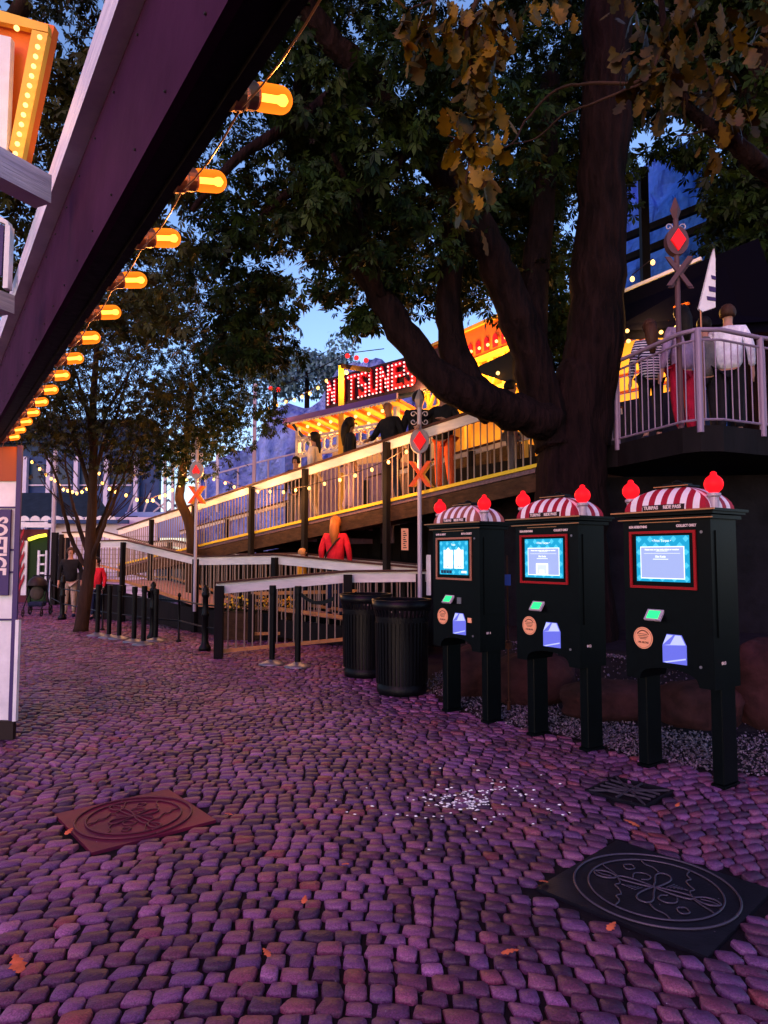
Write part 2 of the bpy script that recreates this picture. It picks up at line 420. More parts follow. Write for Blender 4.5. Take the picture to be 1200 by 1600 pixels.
def gravel_bed():
    # flat gravel strip between the cobbles and the boulders, rising behind them
    V = []; n = 9000
    A = [(.5, 8.3), (1.0, 6.7), (1.6, 6.1), (2.0, 5.5), (2.5, 5.1), (3.4, 5.1), (6.0, 5.3)]
    b = B(); lo = [Vector((x, y-.05, -.008)) for x, y in A]; mid = [Vector((x+.25, y+1.0, .02)) for x, y in A]; hi = [Vector((x+.7, y+2.2, .42)) for x, y in A]; hh = [Vector((x+1.2, y+5.2, .55)) for x, y in A]
    for i in range(len(A)-1):
        for p, q in ((lo, mid), (mid, hi), (hi, hh)): b.face([p[i], p[i+1], q[i+1], q[i]])
    g = b.make('gravel_base', M['dark_stone']); tag(g, kind='structure')
    for _ in range(n):
        t = random.uniform(0, len(A)-1.001); i = int(t); f = t-i; s = random.choice((random.random()*.9, random.random()*2.6))
        if s < 1: p = (lo[i].lerp(lo[i+1], f)).lerp(mid[i].lerp(mid[i+1], f), s)
        else: p = (mid[i].lerp(mid[i+1], f)).lerp(hi[i].lerp(hi[i+1], f), min(s-1, 1)) 
        V.append(p+Vector((random.uniform(-.08, .08), random.uniform(-.10, .08), .004)))
    n = len(V); tet = np.array([(1, 0, 0), (-.4, .9, 0), (-.5, -.8, .1), (0, 0, .8), (.5, .5, .5)])
    f3 = np.array([(0, 1, 3), (1, 2, 3), (2, 0, 3), (0, 4, 1), (0, 3, 4), (1, 4, 3)])
    s = rng.uniform(.007, .021, n); Rm = rand_rot(n, 0, 1.5)
    W = np.einsum('nij,vj->nvi', Rm, tet)*s[:, None, None]+np.array([tuple(v) for v in V])[:, None, :]
    me = raw_mesh('gravel', W.reshape(-1, 3), np.full(n*6, 3), (f3.ravel()[None]+(np.arange(n)*5)[:, None]).ravel())
    tag(link('gravel', me, None, M['gravel']), 'loose pale gravel under and behind the ticket kiosks', 'gravel', kind='stuff')
gravel_bed()

def boulder(px0, px1, py0, py1, label, lift=0):
    g = G((px0+px1)/2, py1, 0); Y = g.y+.22
    x0, x1 = (px0-600)/F*Y, (px1-600)/F*Y; zt = P(600, py0, Y).z
    b = B(); q = bmesh.ops.create_icosphere(b.bm, subdivisions=4, radius=1)
    from mathutils import noise
    sx, sz = (x1-x0)/2*1.08, zt/2*1.12; off = Vector((px0, py0, 0))
    for v in q['verts']:
        c = v.co; e = 2.8
        nrm = (abs(c.x)**e+abs(c.y)**e+abs(c.z)**e)**(1/e); d = c/nrm
        k = 1+.16*noise.noise(d*1.6+off)+.06*noise.noise(d*5+off)+.02*noise.noise(d*14+off)
        v.co = Vector((d.x*sx*k, d.y*.26*k, d.z*sz*k))
    o = b.make('boulder', M['boulder'], smooth=True); o.location = ((x0+x1)/2, Y, sz*.86+lift)
    tag(o, label, 'boulder', 'boulders behind the kiosks')
boulder(700, 775, 1012, 1092, 'reddish boulder behind the leftmost kiosk legs')
boulder(768, 885, 1022, 1106, 'tall reddish boulder behind the left leg of the middle kiosk')
boulder(880, 1012, 1066, 1132, 'long low brown boulder between the middle and right kiosks')
boulder(1030, 1142, 1066, 1146, 'rounded boulder seen between the legs of the nearest kiosk')
boulder(1140, 1260, 1006, 1150, 'big bluish boulder at the right edge beside the nearest kiosk')

def smooth2d(pts, n=4):
    out = []; m = len(pts); cl = pts[0] == pts[-1]
    for i in range(m-1):
        p0 = pts[i-1] if i else (pts[-2] if cl else pts[0]); p1 = pts[i]; p2 = pts[i+1]; p3 = pts[i+2] if i+2 < m else (pts[1] if cl else pts[-1])
        for k in range(n):
            t = k/n; out.append(tuple(.5*(2*p1[j]+(p2[j]-p0[j])*t+(2*p0[j]-5*p1[j]+4*p2[j]-p3[j])*t*t+(3*p1[j]-p0[j]-3*p2[j]+p3[j])*t**3) for j in (0, 1)))
    return out+[pts[-1]]
def iron_cover(cd, m, ml, label, name='manhole_cover'):
    c, a, h = cd
    t = thing(name, label, 'manhole cover', (c.x, c.y, 0), a, None)
    b = B(); b.box(-h, h, -h, h, -.03, .000); b.make('plate', m, t)
    b = B()
    def ring(r, w=.006, z=.005, cx=0, cy=0, rx=1, ry=1, rot=0, n=72, a0=0, a1=360):
        full = (a1-a0) >= 360
        pts = [(cx+(r*rx*math.cos(R(a0+(a1-a0)*k/n))*math.cos(R(rot))-r*ry*math.sin(R(a0+(a1-a0)*k/n))*math.sin(R(rot))),
                cy+(r*rx*math.cos(R(a0+(a1-a0)*k/n))*math.sin(R(rot))+r*ry*math.sin(R(a0+(a1-a0)*k/n))*math.cos(R(rot))), z) for k in range(n+1)]
        b.tube(pts, w, 5)
    ring(h*.93, .006); ring(h*.76, .005); b.make('rim_rings', ml, t, smooth=True)
    b = B()
    rot0 = 45 if name == 'manhole_cover' else 0
    for k in (0, 1):      # propeller-like relief, point symmetric
        q = 180*k; cs, sn = math.cos(R(q)), math.sin(R(q))
        def tr(pts, w=.005):
            pts = smooth2d(pts)
            b.tube([(x*h*cs-y*h*sn, x*h*sn+y*h*cs, .005) for x, y in pts], w, 5)
        tr([(0, 0), (.12, .05), (.30, .09), (.40, .10), (.44, .05), (.38, 0), (.2, -.02), (0, 0)])
        tr([(0, 0), (.05, .15), (.06, .32), (.0, .42), (-.10, .42), (-.13, .32), (-.06, .15), (0, 0)])
        tr([(.44, .08), (.52, .18), (.64, .20), (.72, .12), (.64, .04), (.54, .03), (.44, .08)])
        tr([(.50, .10), (.60, .13), (.70, .12)], .003)
        tr([(.44, .05), (.55, -.02), (.68, -.08), (.74, -.12)], .004)
        tr([(.40, .11), (.34, .20), (.36, .28), (.28, .34), (.20, .44), (.22, .52), (.14, .60), (.12, .74)], .004)
        tr([(-.14, .42), (-.24, .50), (-.36, .52), (-.46, .60)], .004)
        for i in range(6): tr([(.10+.035*i, .10+.02*i), (.14+.035*i, .24-.005*i)], .0025)
        tr([(.30, -.06), (.34, -.18), (.26, -.26), (.16, -.24), (.14, -.14), (.20, -.08)], .004)
        tr([(-.46, .22), (-.40, .30), (-.48, .38), (-.54, .30), (-.46, .22)], .004)
    b.make('relief', ml, t, smooth=True)
iron_cover(cR, M['cover_dark'], M['cover_line'], 'dark square cast iron cover with round relief, near the right corner')
iron_cover(cL, M['cover_rust'], M['cover_rust_line'], 'rust red square cover with round relief in the paving at the left')
def drain(c, a, h, label):
    t = thing('drain_grate', label, 'drain', (c.x, c.y, 0), a)
    b = B(); b.box(-h, h, -h, -h+.018, -.03, .003); b.box(-h, h, h-.018, h, -.03, .003); b.box(-h, -h+.018, -h+.018, h-.018, -.03, .003); b.box(h-.018, h, -h+.018, h-.018, -.03, .003)
    b.make('frame', M['cover_dark'], t)
    b = B()
    q = h-.02
    for k in (-.6, -.2, .2, .6):
        b.bar((-q, k*q, 0), (q*.9, k*q+.25*q*(1 if k < 0 else -1), 0), .008, .012)
    b.bar((-q, -q, .001), (q, q, .001), .009, .012); b.bar((-q, q, .0015), (q, -q, .0015), .009, .012); b.bar((0, -q, .002), (0, q, .002), .009, .012)
    b.make('grate', M['cover_line'], t)
drain(cD[0], cD[1], cD[2], 'small square drain grate with crossed bars before the nearest kiosk')
COVERS_drain2 = G(132, 1180)

def litter():
    pts = []
    for _ in range(110):
        c = random.choice([(700, 1252, 38, 10), (735, 1248, 50, 12), (740, 1255, 30, 8), (760, 1240, 110, 30), (690, 1270, 130, 40), (800, 1250, 120, 35)])
        p = G(random.gauss(c[0], c[2]*.6), random.gauss(c[1], c[3]*.6)); pts.append(p)
    for s in ((668, 1248, 800, 1232), (690, 1262, 760, 1250), (720, 1238, 745, 1268)):
        for k in range(22):
            f = k/21; pts.append(G(s[0]+(s[2]-s[0])*f+random.gauss(0, 3), s[1]+(s[3]-s[1])*f+random.gauss(0, 1.5)))
    b = B()
    for p in pts: b.ball((p.x, p.y, .006), random.uniform(.004, .0095), 1, (1.4, .8, .5), .3)
    tag(b.make('popcorn_crumbs', M['popcorn']), 'white popcorn crumbs scattered over the cobbles in front of kiosks', 'popcorn', kind='stuff')
    b = B(); G_ = []
    for _ in range(1500):
        y_ = 1.7+7*random.random()**1.6; x_ = random.uniform(-.6*y_-.3, .55*y_); 
        if y_ < gravel_edge(x_): G_.append((x_, y_, random.uniform(.0, .006)))
    tet = np.array([(1, 0, 0), (-.5, .8, 0), (-.5, -.8, 0), (0, 0, .8)]); f3 = np.array([(0, 1, 3), (1, 2, 3), (2, 0, 3)]); n_ = len(G_)
    W = np.einsum('nij,vj->nvi', rand_rot(n_, 0, .3), tet)*rng.uniform(.0012, .0038, n_)[:, None, None]+np.array(G_)[:, None, :]
    tag(link('grit', raw_mesh('grit', W.reshape(-1, 3), np.full(n_*3, 3), (f3.ravel()[None]+(np.arange(n_)*4)[:, None]).ravel()), None, M['gravel']), 'fine pale grit sprinkled over the cobblestone paving', 'grit', kind='stuff')
    spots = [(975, 1287, 'red fallen leaf above the dark iron cover', .085), (962, 1449, 'red fallen leaf at the lower edge of the dark iron cover', .06), (812, 1494, 'red fallen leaf low on the right, left of the dark cover', .07),
             (1062, 1260, 'small orange leaf below the nearest kiosk drain', .05), (694, 1233, 'pale orange leaf lying among the popcorn crumbs', .06), (842, 1385, 'orange leaf at the left corner of dark iron cover', .055),
             (546, 1358, 'small tan leaf at the middle of the paving', .05), (410, 1491, 'small tan leaf low in the middle of the cobbles', .05), (22, 1500, 'pink tinted leaf at the lower left corner', .10), (350, 1277, 'tan leaf at the right tip of the rusty cover', .05),
             (114, 1300, 'tan leaf lying on the left edge of the rusty cover', .06), (478, 1407, 'small red leaf right of the middle of the cobbles', .05)]
    for x, y, lab, s in spots:
        p = G(x, y); V0, Q0 = TPL['oak']; me = raw_mesh('fallen_leaf', V0*s+np.array([0, 0, .018]), np.full(len(Q0), 4), Q0.ravel())
        o = link('fallen_leaf', me, None, M['leaf_fallen']); o.location = (p.x, p.y, .006); o.rotation_euler = (random.uniform(-.1, .1), 0, random.uniform(0, 6)); tag(o, lab, 'leaf', 'fallen leaves on the cobbles')
litter()

# ============================================================ TICKET KIOSKS
def make_kiosk(frame_m, red_m, buy):
    t = thing('ticket_kiosk', 'kiosk', 'ticket kiosk')
    Wd, D = .36, .17
    # body: shell with arched underside, tapering slightly
    b = B()
    prof = [(-Wd+.02, .66), (-Wd+.02, 1.80), (Wd-.02, 1.80), (Wd-.02, .66), (Wd-.13, .66)]
    prof += [((Wd-.14)*math.cos(R(a)), .69+.07*math.sin(R(a))) for a in range(0, 181, 15)]+[(-Wd+.13, .66)]
    b.prism(prof, 2*D-.02, Matrix.Translation((0, -D, 0)))
    b.make('body', M['kiosk_black'], t)
    b = B(); b.box(-Wd-.0, Wd, -D-.02, D+.02, 1.80, 1.825); b.box(-Wd-.02, Wd+.02, -D-.04, D+.04, 1.832, 1.850); b.box(-Wd-.035, Wd+.035, -D-.055, D+.055, 1.850, 1.868)
    b.make('cornice', M['kiosk_black'], t)
    b = B(); b.box(-Wd-.045, Wd+.045, -D-.065, -D-.055, 1.856, 1.866); b.box(-Wd-.008, Wd+.008, -D-.028, -D-.02, 1.805, 1.812)
    b.box(-.20, .12, -D-.005, -D+.0, 1.785, 1.79)
    b.make('cornice_trim', M['gold'], t)
    # side panel
    for sx in (-1, 1):
        b = B(); x0 = sx*(Wd-.02); b.box(min(x0, x0+sx*.008), max(x0, x0+sx*.008), -D+.05, D-.06, 1.0, 1.72); b.make('side_panel', M['kiosk_black'], t)
    # legs
    for sx in (-1, 1):
        b = B(); cx = sx*(Wd-.075); b.box(cx-.040, cx+.040, -D+.10, D-.06, 0.02, .70, bevel=.006); b.box(cx-.048, cx+.048, -D+.092, D-.052, 0.0, .02)
        b.make('leg', M['kiosk_black'], t)
    # striped cloister-vault canopy
    Wc, Dc, z0, hh = Wd-.04, D+.01, 1.868, .17
    N = 8; NS = 13
    b = B()
    def prof_(k):      # 0..1 -> inset, height
        a = PI/2*k*.80; return 1-math.cos(a)*1.0, math.sin(a)/math.sin(PI/2*.80)
    ins = [prof_(k/N) for k in range(N+1)]
    for side in range(4):
        hw, hd = (Wc, Dc) if side % 2 == 0 else (Dc, Wc)
        Rz = Matrix.Rotation(PI/2*side, 4, 'Z'); ns = NS if side % 2 == 0 else 7
        sub = 2
        for s_ in range(ns*sub):
            u0, u1 = -1+2*s_/(ns*sub), -1+2*(s_+1)/(ns*sub); b.mi = (s_//sub) % 2
            for k in range(N):
                f0, f1 = ins[k][0], ins[k+1][0]; zz0, zz1 = z0+hh*ins[k][1], z0+hh*ins[k+1][1]
                lim0, lim1 = 1-f0, 1-f1
                def X(u, lim): return max(-lim, min(lim, u))*hw
                q = [(X(u0, lim0), -hd*lim0, zz0), (X(u1, lim0), -hd*lim0, zz0), (X(u1, lim1), -hd*lim1, zz1), (X(u0, lim1), -hd*lim1, zz1)]
                q = [Rz @ Vector(v) for v in q]; u = []
                for v in q:
                    if not u or (v-u[-1]).length > 1e-5: u.append(v)
                if len(u) > 2 and (u[0]-u[-1]).length < 1e-5: u.pop()
                if len(u) > 2: b.face(u)
    fl = 1-ins[-1][0]; b.mi = 0; b.face([(-Wc*fl, -Dc*fl, z0+hh), (Wc*fl, -Dc*fl, z0+hh), (Wc*fl, Dc*fl, z0+hh), (-Wc*fl, Dc*fl, z0+hh)])
    bmesh.ops.remove_doubles(b.bm, verts=b.bm.verts, dist=1e-5)
    b.make('canopy', [red_m, M['stripe_white']], t)
    b = B(); b.box(-.13, .13, -.085, .085, z0+hh, z0+hh+.014, bevel=.004); b.box(-.085, .085, -.055, .055, z0+hh+.014, z0+hh+.03); b.lathe([(.03, z0+hh+.03), (.035, z0+hh+.045), (.012, z0+hh+.055)], 12); b.make('canopy_cap', M['iron'], t)
    b = B(); b.box(-.135, .135, -.09, -.085, z0+hh+.006, z0+hh+.012); b.make('cap_trim', M['gold'], t)
    b = B(); b.box(-.16, .16, -Dc-.012, -Dc+.03, z0+.002, z0+.042); nb = b.make('name_board', M['ink'], t)
    text('name_text', 'TURPAS', .034, M['text_white'], nb, (-.09, -Dc-.0135, z0+.022), (PI/2, 0, 0), width=.115, bold=.001)
    text('name_text', 'RIDE PASS', .034, M['text_white'], nb, (.075, -Dc-.0135, z0+.022), (PI/2, 0, 0), width=.135, bold=.001)
    # red globe lamps
    for sx in (-1, 1):
        b = B(); b.lathe([(.032, 1.868), (.032, 1.945), (.045, 1.955), (.045, 1.972), (.02, 1.98)], 14, (sx*(Wd-.035), -.09, 0)); lb = b.make('lamp_base', M['white_metal'], t, smooth=False)
        b = B(); pr = [(.025, 1.975)]+[(.063*math.sin(R(a)), 2.035-.063*math.cos(R(a))) for a in range(35, 160, 14)]+[(.021, 2.10), (.021, 2.112), (.010, 2.122)]
        b.lathe(pr, 18, (sx*(Wd-.035), -.09, 0)); b.make('globe_lamp', M['red_globe'], t, smooth=True)
    # screen frame
    x0, x1, z0s, z1s = -.285, .235, 1.315, 1.725; yf = -D-.001
    b = B(); w_ = .018
    b.box(x0, x1, yf-.012, yf, z0s, z0s+w_); b.box(x0, x1, yf-.012, yf, z1s-w_, z1s); b.box(x0, x0+w_, yf-.012, yf, z0s+w_, z1s-w_); b.box(x1-w_, x1, yf-.012, yf, z0s+w_, z1s-w_)
    b.make('screen_frame', frame_m, t)
    sx0, sx1, sz0, sz1 = x0+.055, x1-.05, z0s+.05, z1s-.035
    b = B(); b.box(sx0, sx1, yf-.004, yf+.0, sz0, sz1); scr = b.make('screen', M['screen_teal'], t)
    cx, y = (sx0+sx1)/2, yf-.0045
    b = B(); n = 9; dx = (sx1-sx0)/n
    for i in range(n):
        for k in range(7):
            xx, zz = sx0+dx*(i+.5), sz0+(sz1-sz0)*(k+.5)/7; hh_ = (sz1-sz0)/14
            if (i+k) % 2 == 0: b.face([(xx-dx/2, y-.0005, zz), (xx, y-.0005, zz-hh_), (xx+dx/2, y-.0005, zz), (xx, y-.0005, zz+hh_)])
    b.make('screen_pattern', M['screen_teal2'], scr)
    text('screen_text', '\u2022 Print Turpas \u2022' if not buy else 'Turpas', .027, M['screen_white'], scr, (cx, y-.0025, sz1-.035), (PI/2, 0, 0), width=.15 if not buy else .06, extrude=.0005)
    if not buy:
        b = B(); b.box(sx0+.035, sx1-.035, y-.0015, y, sz0+.02, sz1-.075); b.make('dialog_border', M['screen_white'], scr)
        b = B(); b.box(sx0+.041, sx1-.041, y-.002, y-.0016, sz0+.026, sz1-.081); b.make('dialog', M['screen_lilac'], scr)
        text('screen_text', 'Please scan or tap code, ticket or voucher', .014, M['screen_white'], scr, (cx, y-.0035, sz1-.098), (PI/2, 0, 0), width=.27, extrude=.0004, bold=.0006)
        text('screen_text', 'Din Kode', .02, M['screen_white'], scr, (cx-.01, y-.0035, sz1-.148), (PI/2, 0, 0), width=.08, extrude=.0004, bold=.0006)
        b = B(); b.box(sx0+.065, sx1-.065, y-.003, y-.0025, sz1-.126, sz1-.124); b.box(cx-.07, cx+.05, y-.003, y-.0025, sz1-.168, sz1-.164); b.box(cx-.045, cx+.045, y-.003, y-.0025, sz1-.110, sz1-.107); b.make('screen_lines', M['screen_white'], scr)
    else:
        for sg in (-1, 1):
            b = B(); b.box(cx+sg*.078-.068, cx+sg*.078+.068, y-.0015, y, sz0+.06, sz1-.085); b.prism([(cx+sg*.078-.03, sz1-.086), (cx+sg*.078+.03, sz1-.086), (cx+sg*.078, sz1-.06)], .0012, Matrix.Translation((0, y-.0014, 0))); tk = b.make('ticket_picture', M['screen_white'], scr)
            b = B()
            for zz, l in ((.11, .04), (.135, .08), (.15, .07), (.165, .075), (.195, .05)): b.box(cx+sg*.078-.045, cx+sg*.078-.045+l, y-.0025, y-.002, sz1-zz-.003, sz1-zz)
            b.make('picture_lines', M['screen_pale'], scr)
            text('screen_text', '1.00 €' if sg < 0 else '2.00 €', .02, M['screen_ink'], scr, (cx+sg*.078, y-.003, sz0+.078), (PI/2, 0, 0), width=.08, extrude=.0004)
        b = B(); 
        for k in range(4): b.box(sx0+.02+k*.042, sx0+.056+k*.042, y-.0025, y-.001, sz0+.012, sz0+.042)
        b.make('payment_icons', M['screen_ink'], scr)
        b = B(); b.box(sx1-.09, sx1-.02, y-.0025, y-.001, sz0+.018, sz0+.038); b.make('button', M['screen_white'], scr)
    # captions over the screen
    text('caption', 'KØB & HENT' if buy else 'KUN AFHENTNING', .024, M['text_white'], t, (-.215, yf-.001, 1.757), (PI/2, 0, 0), width=.15, bold=.0012, extrude=.001)
    text('caption', 'BUY & COLLECT' if buy else 'COLLECT ONLY', .024, M['text_white'], t, (.165, yf-.001, 1.757), (PI/2, 0, 0), width=.15, bold=.0012, extrude=.001)
    # card reader
    tilt = Matrix.Translation((-.085, -D-.02, 1.125)) @ Matrix.Rotation(R(-38), 4, 'X')
    b = B(); b.box(-.065, .065, -.012, .008, -.045, .045, tilt, bevel=.003); cr = b.make('card_reader', M['white_metal'], t)
    b = B(); b.box(-.045, .045, -.0145, -.0122, -.034, .030, tilt); b.make('reader_display', M['green_glow'], cr)
    if buy: b = B(); b.box(.03, .085, -D-.01, -D, 1.09, 1.15); b.make('coin_slot', M['steel'], t)
    if buy: b = B(); b.box(.175, .225, -D-.006, -D, .92, .965); b.make('small_label', M['sticker'], t)
    # round sticker
    MT = Matrix.Translation((-.19, -D-.003, .955)) @ Matrix.Rotation(PI/2, 4, 'X')
    b = B(); b.lathe([(.078, 0), (.078, .003)], 32, M=MT); st = b.make('round_sticker', M['sticker'], t)
    b = B(); ring = [(.070*math.cos(R(a)), .070*math.sin(R(a))) for a in range(0, 361, 12)]
    b.tube([(-.19+x, -D-.0065, .955+z) for x, z in ring], .0010, 4)
    for zz, l in ((.028, .07), (.016, .085), (.004, .07), (-.006, .05)): b.box(-.19-l/2, -.19+l/2, -D-.007, -D-.0062, .955+zz-.0025, .955+zz+.0015)
    for k in range(11):
        a = R(35+k*11); b.box(-.19+.053*math.cos(a)-.004, -.19+.053*math.cos(a)+.004, -D-.007, -D-.0062, .955+.053*math.sin(a)-.004, .955+.053*math.sin(a)+.004)
    b.make('sticker_print', M['ink'], st)
    text('sticker_text', '1 PR. DELTAG', .018, M['ink'], st, (-.19, -D-.0068, .955-.032), (PI/2, 0, 0), width=.085, extrude=.0004, bold=.0006)
    # ticket tray
    xx, zb, zt = .055, .80, 1.0
    b = B(); b.prism([(xx-.09, zb), (xx+.09, zb), (xx+.09, zb+.13), (xx+.055, zt), (xx-.055, zt), (xx-.09, zb+.12)], .006, Matrix.Translation((0, -D-.007, 0))); tr = b.make('ticket_tray', M['tray_blue'], t)
    for poly, yy in (([(xx-.085, zb+.125), (xx-.005, zb+.195), (xx-.052, zt-.004)], -.0105), ([(xx-.085, zb+.120), (xx+.085, zb+.135), (xx+.052, zt-.003), (xx+.01, zt-.004), (xx-.03, zb+.13)], -.0085), ([(xx-.085, zb+.005), (xx+.085, zb+.045), (xx+.085, zb+.035), (xx-.06, zb+.001)], -.0085)):
        b = B(); b.prism(poly, .0012, Matrix.Translation((0, -D+yy, 0))); b.make('tray_glow', M['tray_pale'], tr)

    # locks and label
    for lx, lz in ((.275, 1.71), (.245, .80)):
        b = B(); b.lathe([(.010, 0), (.010, .006)], 12, M=Matrix.Translation((lx, -D-.0, lz)) @ Matrix.Rotation(PI/2, 4, 'X')); b.make('lock', M['steel'], t)
    text('number_plate', '013' if not buy else '011', .03, M['text_white'], t, (Wd-.011, -.07, .83), (PI/2, 0, PI/2), width=.05, extrude=.0015)
    return t
KR = R(-55)
KP = [Vector((.83, 6.80, 0)), Vector((1.49, 5.88, 0)), Vector((2.13, 5.0, 0))]
k1 = make_kiosk(M['frame_copper'], M['stripe_brown'], True); k2 = make_kiosk(M['frame_red'], M['stripe_red'], False)
k3 = copy_tree(k2)
for k, p, l in ((k1, KP[0], 'black ticket kiosk with brown and white dome and copper framed screen, farthest of three'),
                (k2, KP[1], 'middle black ticket kiosk with red striped dome and red framed screen'),
                (k3, KP[2], 'nearest and largest black ticket kiosk with red striped dome, at the right')):
    k.location = p; k.rotation_euler = (0, 0, KR); k['label'] = l; k['group'] = 'ticket kiosks in a row'
# page picture only on the middle kiosk screen
_scr = [c for c in k2.children if c.name.startswith('screen') and not c.name.startswith('screen_frame')][0]
b = B(); b.box(-.095, .035, -.1865, -.1835, 1.385, 1.485); b.make('machine_picture', M['screen_white'], _scr)
b = B(); b.box(-.080, .020, -.188, -.1868, 1.398, 1.472); b.make('picture_panel', M['screen_pale'], _scr)
b = B(); b.box(-.055, -.005, -.1895, -.1883, 1.385, 1.43); b.make('picture_slot', M['screen_white'], _scr)
mat('copper_dark', (.07, .025, .015), .5, .5)
# post with hook between the left and middle kiosk
b = B(); p = P(794, 1000, 7.0); b.tube([(p.x, p.y, .05), (p.x, p.y, 1.55)], .008, 8); b.tube([(p.x, p.y, .1), (p.x, p.y, 0)], .02, 8)
t = thing('barrier_pole', 'thin brass pole with a blue tag between left and middle kiosk', 'pole', (0, 0, 0)); b.make('pole', M['copper_dark'], t)
b = B(); b.box(p.x-.03, p.x+.03, p.y-.02, p.y+.0-.013, 1.25, 1.36); b.make('tag', mat('tag_blue', (.05, .10, .45), .5), t)
b = B(); b.lathe([(.04, .62), (.04, .68), (.02, .70)], 12, (p.x, p.y, 0)); b.make('collar', M['copper_dark'], t)

# ============================================================ TRASH BINS
def bin_(p, label, hgt=1.06):
    t = thing('trash_bin', label, 'trash bin', p, group='trash bins beside the gate')
    b = B(); b.lathe([(.27, .0), (.285, .03), (.285, .09), (.275, .10), (.29, hgt-.30), (.30, hgt-.22), (.30, hgt-.19)], 40, cap=False); b.lathe([(.27, .01), (.01, .01)], 40, cap=False); b.make('body', M['iron'], t, smooth=True)
    b = B(); n = 40
    for k in range(n):
        a = 2*PI*k/n; b.bar((math.cos(a)*.291, math.sin(a)*.291, .12), (math.cos(a)*.303, math.sin(a)*.303, hgt-.26), .026, .008, up=(math.cos(a), math.sin(a), 0))
    b.make('slats', M['black_paint'], t)
    b = B()
    for k in range(n):
        a = 2*PI*k/n; c, s = math.cos(a), math.sin(a)
        b.bar((c*.30, s*.30, hgt-.20), (c*.325, s*.325, hgt-.10), .024, .008, up=(c, s, 0))
    b.make('slotted_band', M['iron'], t)
    b = B(); b.lathe([(.318, hgt-.12), (.332, hgt-.10), (.345, hgt-.02), (.33, hgt-.02), (.315, hgt-.10), (.305, hgt-.12)], 40, cap=False)
    b.tube([(.338*math.cos(2*PI*k/40), .338*math.sin(2*PI*k/40), hgt-.015) for k in range(41)], .010, 6); b.make('rim', M['black_paint'], t, smooth=True)
    b = B(); b.lathe([(.26, hgt-.2), (.25, .2), (.01, .2)], 24, cap=False); b.make('liner', M['ink'], t, smooth=True)
bin_(G(628, 1083)+Vector((0, 0.05, 0)), 'nearer black metal trash bin, right of the pair'); bin_(G(575, 1056)+Vector((-.03, .05, 0)), 'farther black metal trash bin, left of the pair')

# ============================================================ RAMPS AND RAILINGS
def poly_pts(spec):      # (px, py, depth) of the top of the rail
    return [P(x, y, d) for x, y, d in spec]
def railing(name, label, pts, drop, posts, spacing=.13, board=.15, edge=None, board_m='white_board', bal_m='baluster', post_to=None, group=None, cap=True, post_w=.10, bal_r=.009, lean_front=True):
    """pts: top line; drop: baluster length below; posts: list of (fraction index) positions"""
    t = thing(name, label, 'railing', (pts[0].x, pts[0].y, 0), group=group); O = Vector((pts[0].x, pts[0].y, 0))
    pts = [p-O for p in pts]
    b = B()
    for p, q in zip(pts, pts[1:]):
        d = (q-p).normalized(); b.bar(p-d*.0, q, .035, board, off=-board/2)
    b.make('top_board', M[board_m], t)
    if cap:
        b = B()
        for p, q in zip(pts, pts[1:]): b.bar(p, q, .13, .03, off=.017)
        b.make('handrail', M['cap_brown'], t)
    b = B()
    for p, q in zip(pts, pts[1:]): b.bar(p-Vector((0, 0, drop)), q-Vector((0, 0, drop)), .05, .05)
    b.make('bottom_rail', M[edge or 'orange_wood'], t)
    bm_ = B(); bm_.box(-bal_r, bal_r, -bal_r, bal_r, -(drop-board*.5), 0); me = None
    tot = 0
    for p, q in zip(pts, pts[1:]):
        L = (q-p).length; n = max(1, int(L/spacing))
        for k in range(n):
            c = p.lerp(q, (k+.5)/n)-Vector((0, 0, board*.5))
            if me is None:
                o = bm_.make('baluster', M[bal_m], t); me = o.data
            else:
                o = link('baluster', me, t)
            o.location = c; tot += 1
    for i in posts:
        k = min(int(i), len(pts)-2); f = i-k; p = pts[k].lerp(pts[k+1], f)
        zb = (post_to if post_to is not None else p.z-drop-.15)
        n = (pts[k+1]-pts[k]); n.z = 0; n.normalize(); sd = Vector((n.y, -n.x, 0))
        if sd.y > 0: sd = -sd
        c = p+sd*(.07)
        b = B(); a = math.atan2(n.y, n.x); MM = Matrix.Translation((c.x, c.y, 0)) @ Matrix.Rotation(a, 4, 'Z')
        b.box(-post_w/2, post_w/2, -post_w/2, post_w/2, zb, p.z-.035, MM, bevel=.006); b.make('post', M['dark_wood'], t)
    return t

# upper ramp
UA, UB = Vector((-7.6, 19.8, 2.28)), P(725, 650, 10.2)
_e = (UB-UA); UC = UB+_e*.115
ud = _e.copy(); ud.z = 0; ud.normalize(); un = Vector((-ud.y, ud.x, 0))
if un.y < 0: un = -un          # pointing away from camera
WU = 1.9
railing('upper_ramp_railing', 'long near railing of the upper ramp with white top board and yellow lower edge', [UA, UB, UC], 1.0, [.18, .36, .555, .70, .875], .125, .15, 'yellow_edge', post_to=0)
railing('far_ramp_railing', 'far side railing of the upper ramp behind the standing people', [UA+un*WU, UC+un*WU], .98, [.2, .4, .6, .8], .22, .09, 'orange_wood', board_m='white_board')
def slab(name, a0, a1, n, w, zoff, th, m, kind=None):
    b = B(); z = Vector((0, 0, zoff)); zz = Vector((0, 0, zoff-th)); off = n*w
    v = [a0+z, a1+z, a1+off+z, a0+off+z, a0+zz, a1+zz, a1+off+zz, a0+off+zz]
    vs = [b.bm.verts.new(x) for x in v]
    for f in ((0, 1, 2, 3), (7, 6, 5, 4), (0, 4, 5, 1), (1, 5, 6, 2), (2, 6, 7, 3), (3, 7, 4, 0)): b.bm.faces.new([vs[i] for i in f])
    return b.make(name, m)
mat('deck_boards', (.16, .09, .10), .7, var=.3, scale=8, bump=.4, stretch=(6, 1, 1))
